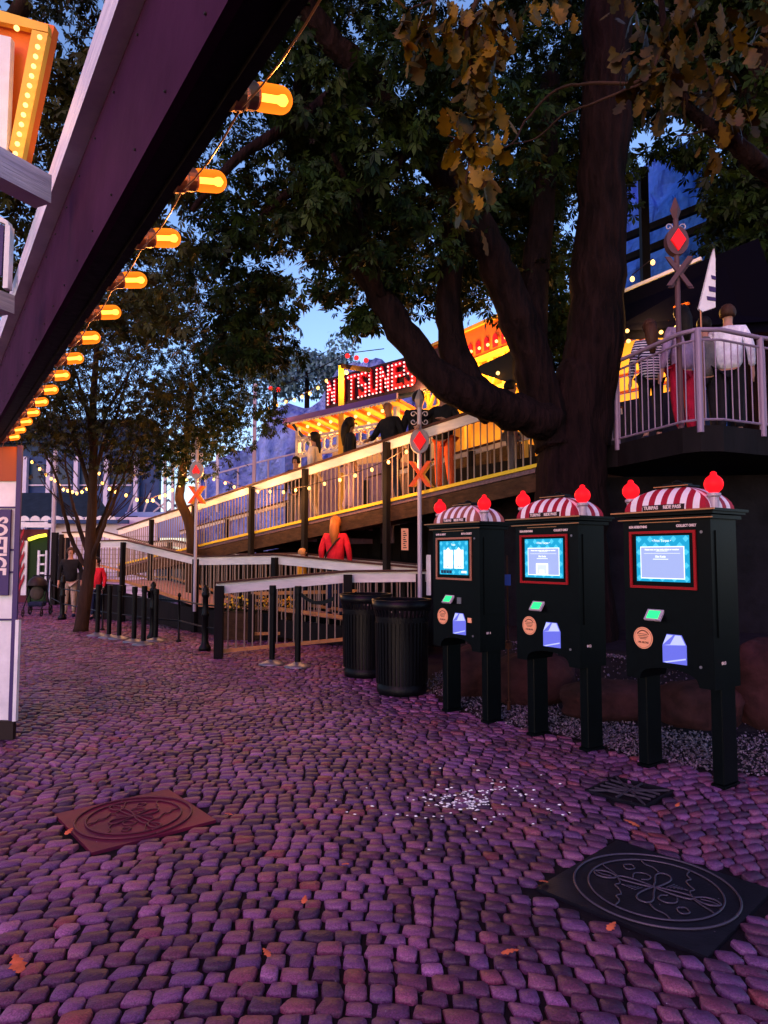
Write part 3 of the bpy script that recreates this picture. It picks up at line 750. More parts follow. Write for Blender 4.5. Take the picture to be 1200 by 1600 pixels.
t = thing('upper_ramp', 'dark timber upper ramp carrying people up to the stalls', 'ramp', (0, 0, 0))
o = slab('deck', UA, UC, un, WU, -1.03, .06, M['deck_boards']); o.parent = t
o = slab('side_beam', UA-un*.03, UC-un*.03, un, .07, -1.11, .24, M['brown_wood']); o.parent = t
for f in (.18, .36, .555, .70, .875, 1.0):
    p = UA.lerp(UB, f); b = B(); q = p+un*(WU-.15); b.box(q.x-.08, q.x+.08, q.y-.08, q.y+.08, 0, p.z-1.1); b.make('post', M['dark_wood'], t)
    b = B(); b.bar(p+un*.1+Vector((0, 0, -1.25)), q+Vector((0, 0, -1.25)), .1, .16); b.make('cross_beam', M['dark_wood'], t)
# dark boarded wall under the ramp
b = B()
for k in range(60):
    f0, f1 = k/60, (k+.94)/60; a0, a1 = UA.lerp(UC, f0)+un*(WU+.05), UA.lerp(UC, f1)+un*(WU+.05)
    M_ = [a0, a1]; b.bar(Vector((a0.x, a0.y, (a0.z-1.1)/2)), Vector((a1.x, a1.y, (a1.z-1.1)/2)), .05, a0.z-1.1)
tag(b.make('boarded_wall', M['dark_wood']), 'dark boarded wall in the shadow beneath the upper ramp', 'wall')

# lower ramp with two railings
Mp = poly_pts([(157, 846, 17.2), (197, 845, 16.4), (308, 871, 14.2), (433, 868, 12.6), (659, 889, 11.15)])
Tp = poly_pts([(228, 848, 19.2), (269, 845, 18.2), (380, 867, 14.9), (470, 866, 13.3), (659, 884, 12.2)])
railing('lower_ramp_railing', 'near railing of the lower ramp with white board, behind the sign pole', Mp, .95, [0, 1, 2.02, 3, 3.9], .125, .155, 'orange_wood', post_to=0)
railing('lower_ramp_back_railing', 'back railing of the lower ramp, before the woman in red', Tp, .95, [1, 2, 3], .14, .13, 'orange_wood')
Ep = poly_pts([(98, 833, 19.5), (160, 831, 19.5), (300, 866, 19.0)])
railing('entrance_railing', 'pale railing board sloping down behind the slender tree', Ep, .95, [0, .9], .15, .13, 'orange_wood')
b = B()
ML = [p-Vector((0, 0, 1.0)) for p in Mp]; TL = [Tp[0]-Vector((0, 0, 1.0))]+[p-Vector((0, 0, 1.0)) for p in Tp[1:]]
for i in range(4):
    vs = [b.bm.verts.new(v) for v in (ML[i], ML[i+1], Vector((TL[i+1].x, TL[i+1].y, ML[i+1].z)), Vector((TL[i].x, TL[i].y, ML[i].z)))]; b.bm.faces.new(vs)
dk = b.make('lower_ramp', mat('ramp_floor', (.34, .20, .24), .6, var=.25, scale=10, bump=.3)); tag(dk, 'reddish plank floor of the lower ramp between its railings', 'ramp')
b = B()
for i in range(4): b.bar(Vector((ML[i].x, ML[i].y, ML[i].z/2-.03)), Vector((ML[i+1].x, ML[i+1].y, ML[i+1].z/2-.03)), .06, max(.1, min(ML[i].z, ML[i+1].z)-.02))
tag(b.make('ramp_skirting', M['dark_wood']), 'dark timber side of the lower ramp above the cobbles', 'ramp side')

# front gate railing
Fp = poly_pts([(338, 912, 10.62), (440, 903, 10.7), (543, 894, 10.8), (668, 893, 10.95)])
railing('gate_railing', 'front gate railing with white board and thin bars behind the stanchions', Fp, 1.03, [.06, 2.0, 2.9], .115, .16, 'orange_wood', post_to=0, post_w=.13)
Fq = poly_pts([(395, 925, 12.6), (560, 921, 12.4)])
railing('inner_railing', 'low orange lit inner railing seen through the gate bars', [p for p in Fq], .75, [0, 1], .2, .06, 'orange_wood', board_m='orange_wood', cap=False)
b = B(); p = P(668, 870, 10.9); b.box(p.x-.02, p.x+.05, p.y-.02, p.y+.02, .93, 1.56); tag(b.make('white_panel_end', M['white']), 'narrow white upright board beside the leftmost kiosk', 'board')
# planter with yellow flowers
t = thing('flower_planter', 'planter with yellow flowers seen through the gate railing', 'planter', (0, 0, 0)); p = G(415, 992); p.y = 13.0; p.x = -2.2
b = B(); b.box(p.x-.8, p.x+.7, p.y-.2, p.y+.2, 0, .5); b.make('box', M['brown_wood'], t)
c = [(p.x+random.uniform(-.7, .6), p.y+random.uniform(-.15, .15), .62) for _ in range(26)]
leaves('foliage', clump(c, .16, 26), .07, 'simple', M['leaf_warm'], t)
b = B()
for x, y, z in c:
    for _ in range(3): b.ball((x+random.uniform(-.1, .1), y-.1+random.uniform(-.1, .05), z+random.uniform(-.02, .18)), .022, 1)
b.make('flowers', mat('flower_yellow', (.85, .50, .03), .5), t)

# ============================================================ BOLLARD FENCE + STANCHIONS
fence_px = [(345, 1021), (320, 1017), (279, 1003), (238, 999), (160, 985), (97, 968), (80, 956)]
fp = [G(*q) for q in fence_px]
t = thing('bollard_fence', 'black iron fence of bollards and double rails in front of the lower ramp', 'fence', (0, 0, 0))
for i, p in enumerate(fp[1:], 1):
    thick = i in (1, 3, 5)
    b = B()
    if thick: b.lathe([(.10, 0), (.10, .06), (.07, .10), (.055, .16), (.05, .55), (.07, .58), (.05, .62), (.045, .86), (.065, .89), (.065, .93), (.04, .96), (.055, 1.0), (.03, 1.05), (.01, 1.07)], 14, p)
    else: b.lathe([(.05, 0), (.05, .03), (.022, .05), (.022, .80), (.035, .82), (.03, .86), (.01, .88)], 10, p)
    b.make('bollard' if thick else 'post', M['black_paint'], t, smooth=True)
for z in (.38, .74):
    b = B()
    for p, q in zip(fp, fp[1:]): b.tube([p+Vector((0, 0, z)), q+Vector((0, 0, z))], .014, 6)
    b.make('rail', M['black_paint'], t)
def stanchion():
    t = thing('stanchion', 's', 'stanchion', group='black belt stanchions')
    b = B(); b.lathe([(.19, 0), (.19, .012), (.12, .035), (.05, .06), (.045, .065)], 28); b.make('base', M['steel'], t, smooth=True)
    b = B(); b.lathe([(.042, .06), (.042, .92), (.050, .93), (.050, 1.03), (.045, 1.04)], 16); b.make('post', M['black_paint'], t)
    return t
s0 = stanchion(); spots = [(425, 1038, 'left stanchion of the pair in front of the gate railing', 1.08), (465, 1042, 'right stanchion of the pair in front of the gate railing', 1.08),
    (152, 993, 'first stanchion right of the slender tree', .95), (170, 996, 'second stanchion right of the slender tree', .95), (186, 998, 'third stanchion right of the slender tree', .95), (209, 1003, 'fourth stanchion from the slender tree', .95), (224, 1007, 'stanchion nearest to us in the cluster of the tree', .98), (243, 1001, 'rightmost stanchion in the cluster beside the slender tree', .9)]
for i, (x, y, l, sc) in enumerate(spots):
    o = s0 if i == 0 else copy_tree(s0); o.location = G(x, y); o['label'] = l; o.scale = (1, 1, sc)
b = B(); a = G(465, 1042)+Vector((0, 0, 1.04)); c = P(522, 935, 9.0); pts = [a.lerp(c, k/8)+Vector((0, 0, -.10*math.sin(PI*k/8))) for k in range(9)]
for p, q in zip(pts, pts[1:]): b.bar(p, q, .006, .05)
tag(b.make('barrier_belt', M['black_paint']), 'black belt hanging from stanchion towards the trash bins', 'belt')

# ============================================================ CARD-SUIT SIGN POLES
mat('unlit_metal', (.10, .05, .06), .5)  # darker copy for the unlit sign: lack of light put into the colour
def suit_sign(loc, z0, ztop, label, scale=1.0, diamond=True, side=0, dd_=.84, dx_=.52, lit=True):
    t = thing('signal_sign', label, 'sign pole', loc, side, group='railroad style sign poles')
    s = scale
    b = B(); b.tube([(0, 0, z0), (0, 0, ztop-.30*s)], .035*s, 10); b.make('pole', M['white_metal' if lit else 'unlit_metal'], t)
    b = B(); b.lathe([(.01, ztop-.34*s), (.05*s, ztop-.25*s), (.075*s, ztop-.18*s), (.01*s, ztop)], 4); b.make('finial', M['sign_grey' if lit else 'unlit_metal'], t)
    for sx in (-1, 1):
        for sz in (-1, 1):
            b = B(); cx, cz = sx*.095*s, ztop-.47*s+sz*.06*s
            pts = [(cx+.05*s*(1-k/22)*math.cos(k*.42*sx*1.0+(PI if sx > 0 else 0)), 0, cz+.05*s*(1-k/22)*math.sin(k*.42*sz)) for k in range(17)]
            b.tube(pts, .009*s, 5); b.make('scroll', M['white_metal'], t)
    zc = ztop-dd_
    M0 = Matrix.Translation((0, -.05*s, zc)) @ Matrix.Rotation(PI/2, 4, 'X')
    b = B(); b.lathe([(.15*s, -.10*s), (.15*s, .0)], 28, M=M0 @ Matrix.Diagonal((1, 1.3, 1, 1))); pl = b.make('round_plate', M['sign_grey' if lit else 'unlit_metal'], t)
    if diamond: poly = [(-.10*s, 0), (0, -.15*s), (.10*s, 0), (0, .15*s)]
    else: poly = [(-.085*s, -.03*s), (-.06*s, -.085*s), (-.01*s, -.06*s), (0, -.075*s), (.01*s, -.06*s), (.06*s, -.085*s), (.085*s, -.03*s), (0, .12*s)]
    b = B(); b.prism([(x, z+zc) for x, z in poly], .03*s, Matrix.Translation((0, -.082*s, 0))); b.make('suit_emblem', M['diamond_red'], pl)
    zx = ztop-dd_-dx_
    for k, (dy, m_, off) in enumerate(((-.075*s, 'x_orange', 0), (.0, 'signal_yellow', .05*s))):
        for sg in (-1, 1):
            b = B(); dd = Vector((sg*.145*s, 0, .20*s)); c = Vector((off, dy-sg*.006, zx)); b.bar(c-dd, c+dd, .03*s, .085*s, up=(0, 1, 0)) if False else b.prism([(-dd.x-.035*s+off, zx-dd.z), (-dd.x+.035*s+off, zx-dd.z-.0), (dd.x+.035*s+off, zx+dd.z), (dd.x-.035*s+off, zx+dd.z)], .02*s, Matrix.Translation((0, dy-sg*.011*s, 0)))
            b.make('cross_arm', M[m_ if lit else 'unlit_metal'], t)
    return t
p = P(656, 880, 10.75); suit_sign((p.x, p.y, 0), .9, P(656, 607, 10.75).z, 'white pole with red diamond and orange cross beside the upper ramp post', 1.0)
p = P(305, 880, 13.7); suit_sign((p.x, p.y, 0), .45, P(305, 683, 13.7).z, 'white pole with red spade and red cross before the lower ramp', .88, False, dd_=.67, dx_=.49)
p = P(1060, 500, 8.15); suit_sign((p.x, p.y, 0), 3.0, P(1053, 309, 8.15).z, 'pole with red lamp and dark cross rising behind the balcony rail', .9, dd_=.55, dx_=.39, lit=False)
# small vertical sign on the ramp post
p = UA.lerp(UB, .905)-un*.15; b = B(); q = P(632, 843, p.y)
b.box(q.x-.055, q.x+.055, p.y-.19, p.y-.17, q.z-.17, q.z+.17); o = b.make('warning_sign', M['sticker']); tag(o, 'small orange vertical sign on the ramp post above the gate', 'sign')
b = B()
for k in range(9): b.box(q.x-.03+.01*(k % 2), q.x+.03-.012*(k % 3), p.y-.194, p.y-.1905, q.z-.14+k*.032, q.z-.125+k*.032)
b.make('sign_print', M['ink'], o)

# ============================================================ STRING LIGHTS
_lid = [0]
def string_lights(name, label, pts, r=.03, light_every=3, power=2.5, drop=.0, wire_m='ink'):
    t = thing(name, label, 'string lights', (0, 0, 0))
    b = B()
    for p, q in zip(pts, pts[1:]):
        up = Vector((0, 0, r*1.9)); b.tube([p+up, q+up], .006, 4)
    b.make('cable', M[wire_m], t); me = None
    for i, p in enumerate(pts):
        if me is None:
            b = B(); b.ball((0, 0, 0), r, 2, (1, 1, 1.3)); o = b.make('bulb', M['bulb_warm'], t, smooth=True); me = o.data
        else: o = link('bulb', me, t)
        o.location = p
        if light_every and i % light_every == 1:
            l = bpy.data.lights.new('bulb_light', 'POINT'); l.energy = power; l.color = (1, .42, .12); l.shadow_soft_size = .05
            lo = bpy.data.objects.new('bulb_light', l); COL.objects.link(lo); lo.location = p+Vector((0, -.12, .0)); lo.parent = t
    return t
def on_ramp(px, py, off=.35):   # bulbs hang just in front of the upper ramp railing
    r = (px-600)/F; a = UA-un*off; 
    t_ = (r*a.y-a.x)/(_e.x-r*_e.y); Y = a.y+_e.y*t_
    return P(px, py, Y)
bp = [(334, 749), (352, 755), (366, 761), (385, 765), (403, 768), (422, 768), (443, 769), (462, 766), (483, 763), (507, 756), (531, 750), (555, 743), (581, 734), (607, 722), (635, 706)]
string_lights('festoon_lights', 'warm bulbs on a cable along the upper ramp railing', [on_ramp(x, y) for x, y in bp], .026, 3, 24)
bl = [(316, 738), (292, 750), (281, 758), (269, 766), (258, 774), (250, 777), (239, 782), (230, 783), (214, 781), (197, 774), (181, 769), (171, 764), (160, 755)]
string_lights('festoon_lights', 'warm bulbs strung between the two slender trees', [P(x, y, 15.5+.1*i) for i, (x, y) in enumerate(bl)], .034, 5, 32)
b3 = [(155, 740), (136, 764), (128, 769), (120, 771), (113, 769), (106, 767), (99, 765), (92, 758), (86, 751), (80, 748), (72, 742), (62, 733), (50, 722)]
string_lights('festoon_lights', 'warm bulbs drooping behind the crown of the slender tree', [P(x, y, 18) for x, y in b3], .034, 5, 32)
b4 = [(420, 638), (433, 633), (447, 628), (460, 625), (472, 620), (484, 615), (497, 606), (510, 595)]
string_lights('festoon_lights', 'warm bulbs in front of the blue rock left of the lit letters', [P(x, y, 16.5) for x, y in b4], .034, 4, 16)
b5 = [(988, 436), (1020, 410), (1040, 392)]
string_lights('festoon_lights', 'two warm bulbs before the dark roof at the balcony', [P(x, y, 8.6) for x, y in b5[:2]], .028, 0, 0)

# ============================================================ BALCONY (right)
CB = [P(905, 540, 9.6), P(962, 549, 9.2), P(1035, 520, 8.3), P(1062, 513, 8.0), P(1090, 508, 7.85), P(1125, 507, 7.85), P(1187, 517, 8.15), P(1290, 500, 8.5)]
zr = 4.16
CB = [Vector((p.x, p.y, zr)) for p in CB]; DZ = 3.04
t = thing('balcony_railing', 'white metal balcony railing with thin bars around the raised deck', 'railing', (0, 0, 0))
b = B(); b.tube(CB, .027, 10); b.make('handrail', M['rail_white_dimmed'], t, smooth=True)
for z in (zr-.12, DZ+.07):
    b = B(); b.tube([Vector((p.x, p.y, z)) for p in CB], .015, 6); b.make('rail', M['rail_white_dimmed'], t)
for p in (CB[1], CB[4], CB[6]):
    b = B(); b.tube([(p.x, p.y, DZ-.08), (p.x, p.y, zr)], .038, 10); b.make('post', M['rail_white_dimmed'], t)
me = None; total = 0
for p, q in zip(CB, CB[1:]):
    n = max(1, round((q-p).length/.125))
    for k in range(n):
        c = p.lerp(q, (k+.5)/n)
        if me is None: b = B(); b.tube([(0, 0, DZ+.07), (0, 0, zr-.12)], .0075, 6); o = b.make('baluster', M['rail_white_dimmed'], t); me = o.data
        else: o = link('baluster', me, t)
        o.location = (c.x, c.y, 0)
b = B(); ins = [(p.x, p.y) for p in CB]; poly = ins+[(9, 9), (9, 15.5), (1.2, 15.5), (1.2, 11.9)]
vs = [b.bm.verts.new((x, y, DZ)) for x, y in poly]; vb = [b.bm.verts.new((x, y, DZ-.30)) for x, y in poly]
b.bm.faces.new(vs); b.bm.faces.new(vb[::-1])
for k in range(len(poly)): b.bm.faces.new((vs[k], vb[k], vb[(k+1) % len(poly)], vs[(k+1) % len(poly)]))
tag(b.make('balcony_deck', M['dark_wood']), 'raised dark deck behind the white balcony railing', 'deck')
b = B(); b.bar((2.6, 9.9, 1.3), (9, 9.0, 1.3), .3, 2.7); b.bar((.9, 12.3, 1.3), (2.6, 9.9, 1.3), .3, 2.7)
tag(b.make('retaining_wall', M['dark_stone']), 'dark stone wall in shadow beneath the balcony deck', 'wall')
b = B()
for k in range(9): b.box(3.2+k*.7, 3.32+k*.7, 8.5, 8.6, 0, DZ-.3)
# pennant sign
t = thing('pennant_sign', 'tall white triangular sign with dark letter marks above the balcony', 'sign', (0, 0, 0))
p0, Yp = P(1107, 480, 8.1), 8.1
def pp(x, y): q = P(x, y, Yp); return (q.x, q.z)
b = B(); b.prism([pp(1092, 482), pp(1098, 487), pp(1118, 480), pp(1118, 405), pp(1116, 388), pp(1112, 400)], .04, Matrix.Translation((0, Yp, 0))); b.make('panel', M['white'], t)
for (x0, y0, x1, y1) in ((1104, 463, 1118, 469), (1107, 447, 1118, 455), (1111, 430, 1118, 436)):
    b = B(); b.prism([pp(x0, y0), pp(x1, y0+2), pp(x1, y1+2), pp(x0+1, y1)], .006, Matrix.Translation((0, Yp-.007, 0))); b.make('letter_stroke', M['sign_purple'], t)
b = B(); q0, q1 = P(1094, 480, Yp+.03), P(1094, 520, Yp+.03); b.tube([(q0.x, Yp+.02, q0.z), (q0.x, Yp+.02, DZ)], .012, 6); b.make('stem', M['copper'], t)
# roof and lit stall behind the balcony
t = thing('balcony_stall', 'dark roofed stall with glowing orange inside behind the balcony', 'stall', (0, 0, 0))
b = B(); y = 10.6
def q(x, yy, d): return P(x, yy, d)
rf = [q(940, 472, 11.4), q(1185, 372, 9.6), q(1230, 500, 9.3), q(925, 520, 11)]
b.face(rf); b.face([v+Vector((0, .1, -.12)) for v in rf][::-1]); b.make('roof', mat('roof_dark', (.002, .002, .006), .9, spec=.03), t)
b = B(); b.bar(q(940, 470, 11.4), q(1096, 404, 10.2), .06, .05); b.make('roof_edge', M['white'], t)
mat('stall_glow', (1.0, .42, .05), .5, emit=(1, .40, .03), es=.5, var=.0)  # orange lamp light on the stall wall, put into the material as emission
b = B(); c0, c1 = q(930, 500, 11.6), q(1075, 500, 10.2)
for k in range(7):
    z = DZ+.45+k*.28; b.bar((c0.x, c0.y, z), (c1.x, c1.y, z), .05, .25)
b.make('lit_wall_glow', M['stall_glow'], t)
b = B()
for k in range(8):
    z = DZ+.33+k*.28; b.bar((c0.x, c0.y-.05, z), (c1.x, c1.y-.05, z), .05, .03)
for f in (.2, .5, .8):
    c = c0.lerp(c1, f); b.box(c.x-.03, c.x+.03, c.y-.12, c.y-.07, DZ, DZ+2.1)
b.make('shelves', M['orange_paint'], t)
b = B(); b.bar((c0.x, c0.y-.4, DZ+.45), (c1.x, c1.y-.4, DZ+.45), .5, .9); b.make('counter', M['cloth_navy'], t)
for i, (x, yy) in enumerate(((980, 517), (982, 533), (1033, 519), (1057, 511), (1060, 500))):
    b = B(); v = q(x, yy, 9.9); b.ball(v, .03, 2); b.make('bulb', M['bulb_warm'], t)
l = bpy.data.lights.new('stall_light', 'POINT'); l.energy = 30; l.color = (1, .5, .12); l.shadow_soft_size = .2; lo = bpy.data.objects.new('stall_light', l); COL.objects.link(lo); lo.location = (c0.lerp(c1, .5)+Vector((-.1, -.5, 0))); lo.location.z = DZ+2.0; lo.parent = t

# ============================================================ ROCKS
def rock(name, label, base, cols, thick, seed, m='rock_floodlit_blue'):
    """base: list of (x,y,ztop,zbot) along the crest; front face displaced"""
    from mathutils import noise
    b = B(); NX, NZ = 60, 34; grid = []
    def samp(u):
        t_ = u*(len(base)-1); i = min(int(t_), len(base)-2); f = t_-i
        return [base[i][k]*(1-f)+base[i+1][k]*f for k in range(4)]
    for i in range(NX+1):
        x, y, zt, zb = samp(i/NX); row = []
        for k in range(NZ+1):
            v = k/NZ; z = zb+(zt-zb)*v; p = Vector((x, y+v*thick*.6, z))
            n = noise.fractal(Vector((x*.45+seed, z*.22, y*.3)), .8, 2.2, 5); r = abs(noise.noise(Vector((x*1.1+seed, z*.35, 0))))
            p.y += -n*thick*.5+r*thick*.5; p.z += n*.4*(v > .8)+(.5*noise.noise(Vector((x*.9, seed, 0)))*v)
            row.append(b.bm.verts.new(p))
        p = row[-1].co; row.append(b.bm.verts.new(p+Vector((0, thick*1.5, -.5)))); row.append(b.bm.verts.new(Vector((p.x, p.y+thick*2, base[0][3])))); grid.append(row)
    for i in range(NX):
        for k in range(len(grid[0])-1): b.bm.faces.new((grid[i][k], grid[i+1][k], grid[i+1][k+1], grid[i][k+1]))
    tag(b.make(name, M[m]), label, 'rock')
def wp(px, py, d): v = P(px, py, d); return v
def rk(l): return [(P(x, y, d).x, d, P(x, y, d).z, 0.5) for x, y, d in l]
rock('rock_mountain', 'artificial rock face coloured as if floodlit blue, rising behind the ramp left of the letters', rk([(300, 735, 27), (350, 700, 26), (400, 655, 25), (450, 625, 24), (510, 590, 23.5), (560, 556, 23), (590, 545, 23), (640, 550, 23), (720, 560, 23)]), 0, 1.4, 3.1, 'rock_floodlit_pale')
rock('rock_mountain', 'rock face coloured as if floodlit vivid blue, above the dark stall roof at the right', rk([(940, 260, 17), (1000, 225, 16.5), (1060, 190, 16), (1110, 200, 15.5), (1170, 260, 15.5), (1300, 300, 15)]), 0, 1.2, 8.4)
b = B()
t = thing('timber_track', 'dark timber beams running across the vivid blue rock', 'beams', (0, 0, 0))
for a, c in (((975, 372, 14.5), (1180, 290, 12.5)), ((970, 408, 14.4), (1180, 322, 12.5))):
    b = B(); b.bar(P(*a), P(*c), .12, .14); b.make('beam', M['dark_wood'], t)
for x in (1010, 1140):
    b = B(); v = P(x, 340, 13.6); b.box(v.x-.08, v.x+.08, v.y+.05, v.y+.2, DZ, v.z+1.1); b.make('upright', M['dark_wood'], t)

# ============================================================ CANDY STALL WITH LIT LETTERS
SA, SB = P(512, 632, 17.0), P(650, 592, 14.9)
sdv = (SB-SA); L_ = Vector((sdv.x, sdv.y, 0)).length; sdir = Vector((sdv.x, sdv.y, 0)).normalized(); snorm = Vector((sdir.y, -sdir.x, 0))
if snorm.y > 0: snorm = -snorm
srz = math.atan2(sdir.y, sdir.x)
t = thing('candy_stall', 'candy stall with big red bulb letters, purple eaves and glowing yellow underside', 'stall', (SA.x, SA.y, 0), srz)
# local frame: x along sign, -y toward camera, z up ; sign bottom slopes like in the photo only by perspective
zs = SA.z-.05; hL = .60; LL = L_*1.05
print('stall', SA, SB, L_)
b = B(); b.box(-.15, LL+1.0, .05, .12, zs-.1, zs+hL+.12); b.make('sign_board', mat('board_dark', (.02, .01, .03), .6), t)
word = 'NITSUNES'; cw = L_/len(word)
dots = {'N': ['1001', '1101', '1011', '1011', '1001'], 'I': ['010', '010', '010', '010', '010'], 'T': ['111', '010', '010', '010', '010'], 'S': ['111', '100', '111', '001', '111'], 'U': ['101', '101', '101', '101', '111'], 'E': ['111', '100', '111', '100', '111']}
bulb_me = None
for i, ch in enumerate(word):
    me = text_mesh(ch, hL*1.38, cw*.80 if ch != 'I' else cw*.4, .02, .03); o = link('letter', me, t, M['letter_red']); o.location = ((i+.5)*cw, .0, zs+hL/2); o.rotation_euler = (PI/2, 0, 0)
    g = dots[ch]; nc = len(g[0]); wdt = cw*.62
    rows = 7
    for r_ in range(rows):
        src = g[round(r_*4/(rows-1))]
        for c_ in range(nc):
            if src[c_] == '1':
                x = (i+.5)*cw+(c_-(nc-1)/2)*wdt/max(nc-1, 1)*1.05; z = zs+hL-.03-r_*(hL-.06)/(rows-1)
                if bulb_me is None: bb = B(); bb.ball((0, 0, 0), .024, 1); ob = bb.make('bulb', M['bulb_pink'], o); bulb_me = ob.data
                else: ob = link('bulb', bulb_me, o)
                ob.location = (x-(i+.5)*cw, z-zs-hL/2, .055)
# roof: purple eave, white scallops, yellow glowing soffit
er = 1.0  # eave toward camera
x0, x1 = -.42, LL+.25
b = B(); b.prism([(0, 0)], 1) if False else None
vs = [(x0, -er, zs-.42), (x1, -er, zs-.42), (x1, .3, zs-.08), (x0+.3, .3, zs-.08)]
b.face(vs); b.face([(x, y, z-.05) for x, y, z in vs][::-1]); b.make('roof', mat('roof_blue', (.03, .07, .22), .6, var=.2, scale=3), t)
b = B(); b.box(x0-.02, x1+.02, -er-.05, -er, zs-.52, zs-.40); b.box(x0-.05, x0, -er, .3, zs-.52, zs-.40); b.make('eave_board', M['purple_trim'], t)
b = B(); n = 34
for k in range(n):
    c = x0+(x1-x0)*(k+.5)/n; rr = (x1-x0)/n*.5
    b.prism([(c+rr*math.cos(R(a)), zs-.525+rr*.9*math.sin(R(a))) for a in range(180, 361, 30)], .012, Matrix.Translation((0, -er-.04, 0)))
b.make('scalloped_trim', M['white'], t)
mat('soffit_glow', (1.0, .55, .08), .6, emit=(1, .50, .05), es=.55)
b = B(); n = 9
for k in range(n):   # ribbed bays of the soffit
    a, c = x0+(x1-x0)*k/n, x0+(x1-x0)*(k+.93)/n
    b.face([(a, -er+.06, zs-.50), (c, -er+.06, zs-.50), (c, .2, zs-.75), (a, .2, zs-.75)])
b.make('soffit', M['yellow_paint'], t)
b = B()
for k in range(n+1): a = x0+(x1-x0)*k/n; b.bar((a, -er+.05, zs-.54), (a, .15, zs-.80), .05, .06)
b.make('rafters', M['orange_paint'], t)
for k in range(n):
    c = x0+(x1-x0)*(k+.5)/n; b = B(); b.ball((c, -er+.2, zs-.64), .038, 2); b.make('bulb', M['bulb_warm'], t); b = B(); b.ball((c, -.4, zs-.74), .038, 2); b.make('bulb', M['bulb_warm'], t)
for k in range(4):
    l = bpy.data.lights.new('soffit_light', 'POINT'); l.energy = 18; l.color = (1, .5, .12); l.shadow_soft_size = .12; lo = bpy.data.objects.new('soffit_light', l); COL.objects.link(lo); lo.parent = t; lo.location = (x0+(x1-x0)*(k+.5)/4, -er*.5, zs-1.15)
mat('wall_stall', (.20, .15, .17), .7)
# lattice frieze, posts, counter, back wall
b = B(); zz = zs-1.12
for k in range(14):
    c = x0+.4+(x1-x0-.6)*k/13
    pts = [(c+.14*math.cos(R(a)), -.82, zz+.16*math.sin(R(a))) for a in range(0, 361, 40)]; b.tube(pts, .03, 5)
b.box(x0+.25, x1-.1, -.86, -.78, zz+.18, zz+.24); b.box(x0+.25, x1-.1, -.86, -.78, zz-.24, zz-.18); b.make('lattice_frieze', M['white'], t)
for c in (x0+.3, (x0+x1)/2, x1-.2):
    b = B(); b.box(c-.05, c+.05, -.87, -.77, 1.8, zs-.62); b.make('post', M['white'], t)
b = B(); b.box(x0+.2, x1-.1, .35, .45, 1.8, zs-.9); b.make('back_wall', M['wall_stall'], t)
b = B(); b.box(x0+.3, x1-.2, -.95, -.5, 1.8, 3.5); b.make('counter', M['cloth_mauve'], t)
b = B(); v = Vector((x0+.2, -er+.1, zs-.75)); b.tube([v+Vector((0, 0, .2)), v+Vector((.5, .3, -.5)), v+Vector((1.0, .6, -1.6))], .04, 6); b.make('brace', M['blue_dark'], t)
# rope-light post with arm and red globes on the roof
t2 = thing('lamp_gallows', 'yellow lit timber post with an arm in front of the letters', 'post', (0, 0, 0))
v0, v1, v2 = P(533, 690, 15.2), P(533, 572, 15.2), P(577, 578, 14.6)
b = B(); b.box(v0.x-.06, v0.x+.06, v0.y-.06, v0.y+.06, 2.2, v1.z); b.make('post', M['yellow_paint'], t2)
b = B(); b.bar(v1, v2, .09, .10); b.make('arm', M['brown_wood'], t2)
l = bpy.data.lights.new('post_light', 'POINT'); l.energy = 25; l.color = (1, .5, .1); lo = bpy.data.objects.new('post_light', l); COL.objects.link(lo); lo.location = P(541, 590, 14.9); lo.parent = t2
b = B(); b.ball(P(541, 582, 14.9), .05, 2); b.make('bulb', M['bulb_warm'], t2)
t3 = thing('roof_garland', 'row of red globes on a cable along the ridge above the letters', 'garland', (0, 0, 0))
rr_ = [P(400, 640, 19), P(423, 607, 19), P(435, 609, 18.6), P(543, 556, 17.2), P(557, 559, 17), P(572, 563, 16.8), P(640, 540, 16)]
b = B(); b.tube([P(395, 622, 20), P(470, 590, 18.5), P(543, 552, 17.2), P(600, 545, 16.5)], .012, 5); b.make('cable', M['dark_wood'], t3)
for v in rr_[1:6]: b = B(); b.ball(v, .065, 2); b.make('globe', M['bulb_red'], t3, smooth=True)

# ============================================================ YELLOW LATTICE STALL RIGHT OF THE LETTERS
ta = P(655, 540, 15.5); tb = P(815, 545, 12.6)
lat = thing('lattice_stall', 'orange and yellow lit stall front with arches and crossed lattice behind the limb', 'stall', (ta.x, ta.y, 0), math.atan2(tb.y-ta.y, tb.x-ta.x))
W_ = (Vector((tb.x, tb.y, 0))-Vector((ta.x, ta.y, 0))).length; zc = 5.5; print('lat', W_, ta.z, tb.z)
b = B(); b.box(-.2, W_, .0, .10, zc+.02, zc+.65); b.make('arched_board', M['orange_paint'], lat)
b = B()
for k in range(13):
    c = .05+W_*k/13; b.prism([(c-.07, zc+.10), (c+.07, zc+.10)]+[(c+.07*math.cos(R(a)), zc+.28+.09*math.sin(R(a))) for a in range(0, 181, 30)], .02, Matrix.Translation((0, -.022, 0)))
b.make('arches', M['letter_red'], lat)
for k in range(13): b = B(); b.ball((.17+W_*k/13, -.08, zc+.17), .035, 1); b.make('bulb', M['bulb_warm'], lat)
b = B(); b.box(-.2, W_, -.05, .08, zc-.07, zc+.02); b.box(-.2, W_, -.05, .08, zc-.78, zc-.68); b.box(-.2, W_, -.05, .08, zc+.65, zc+.72)
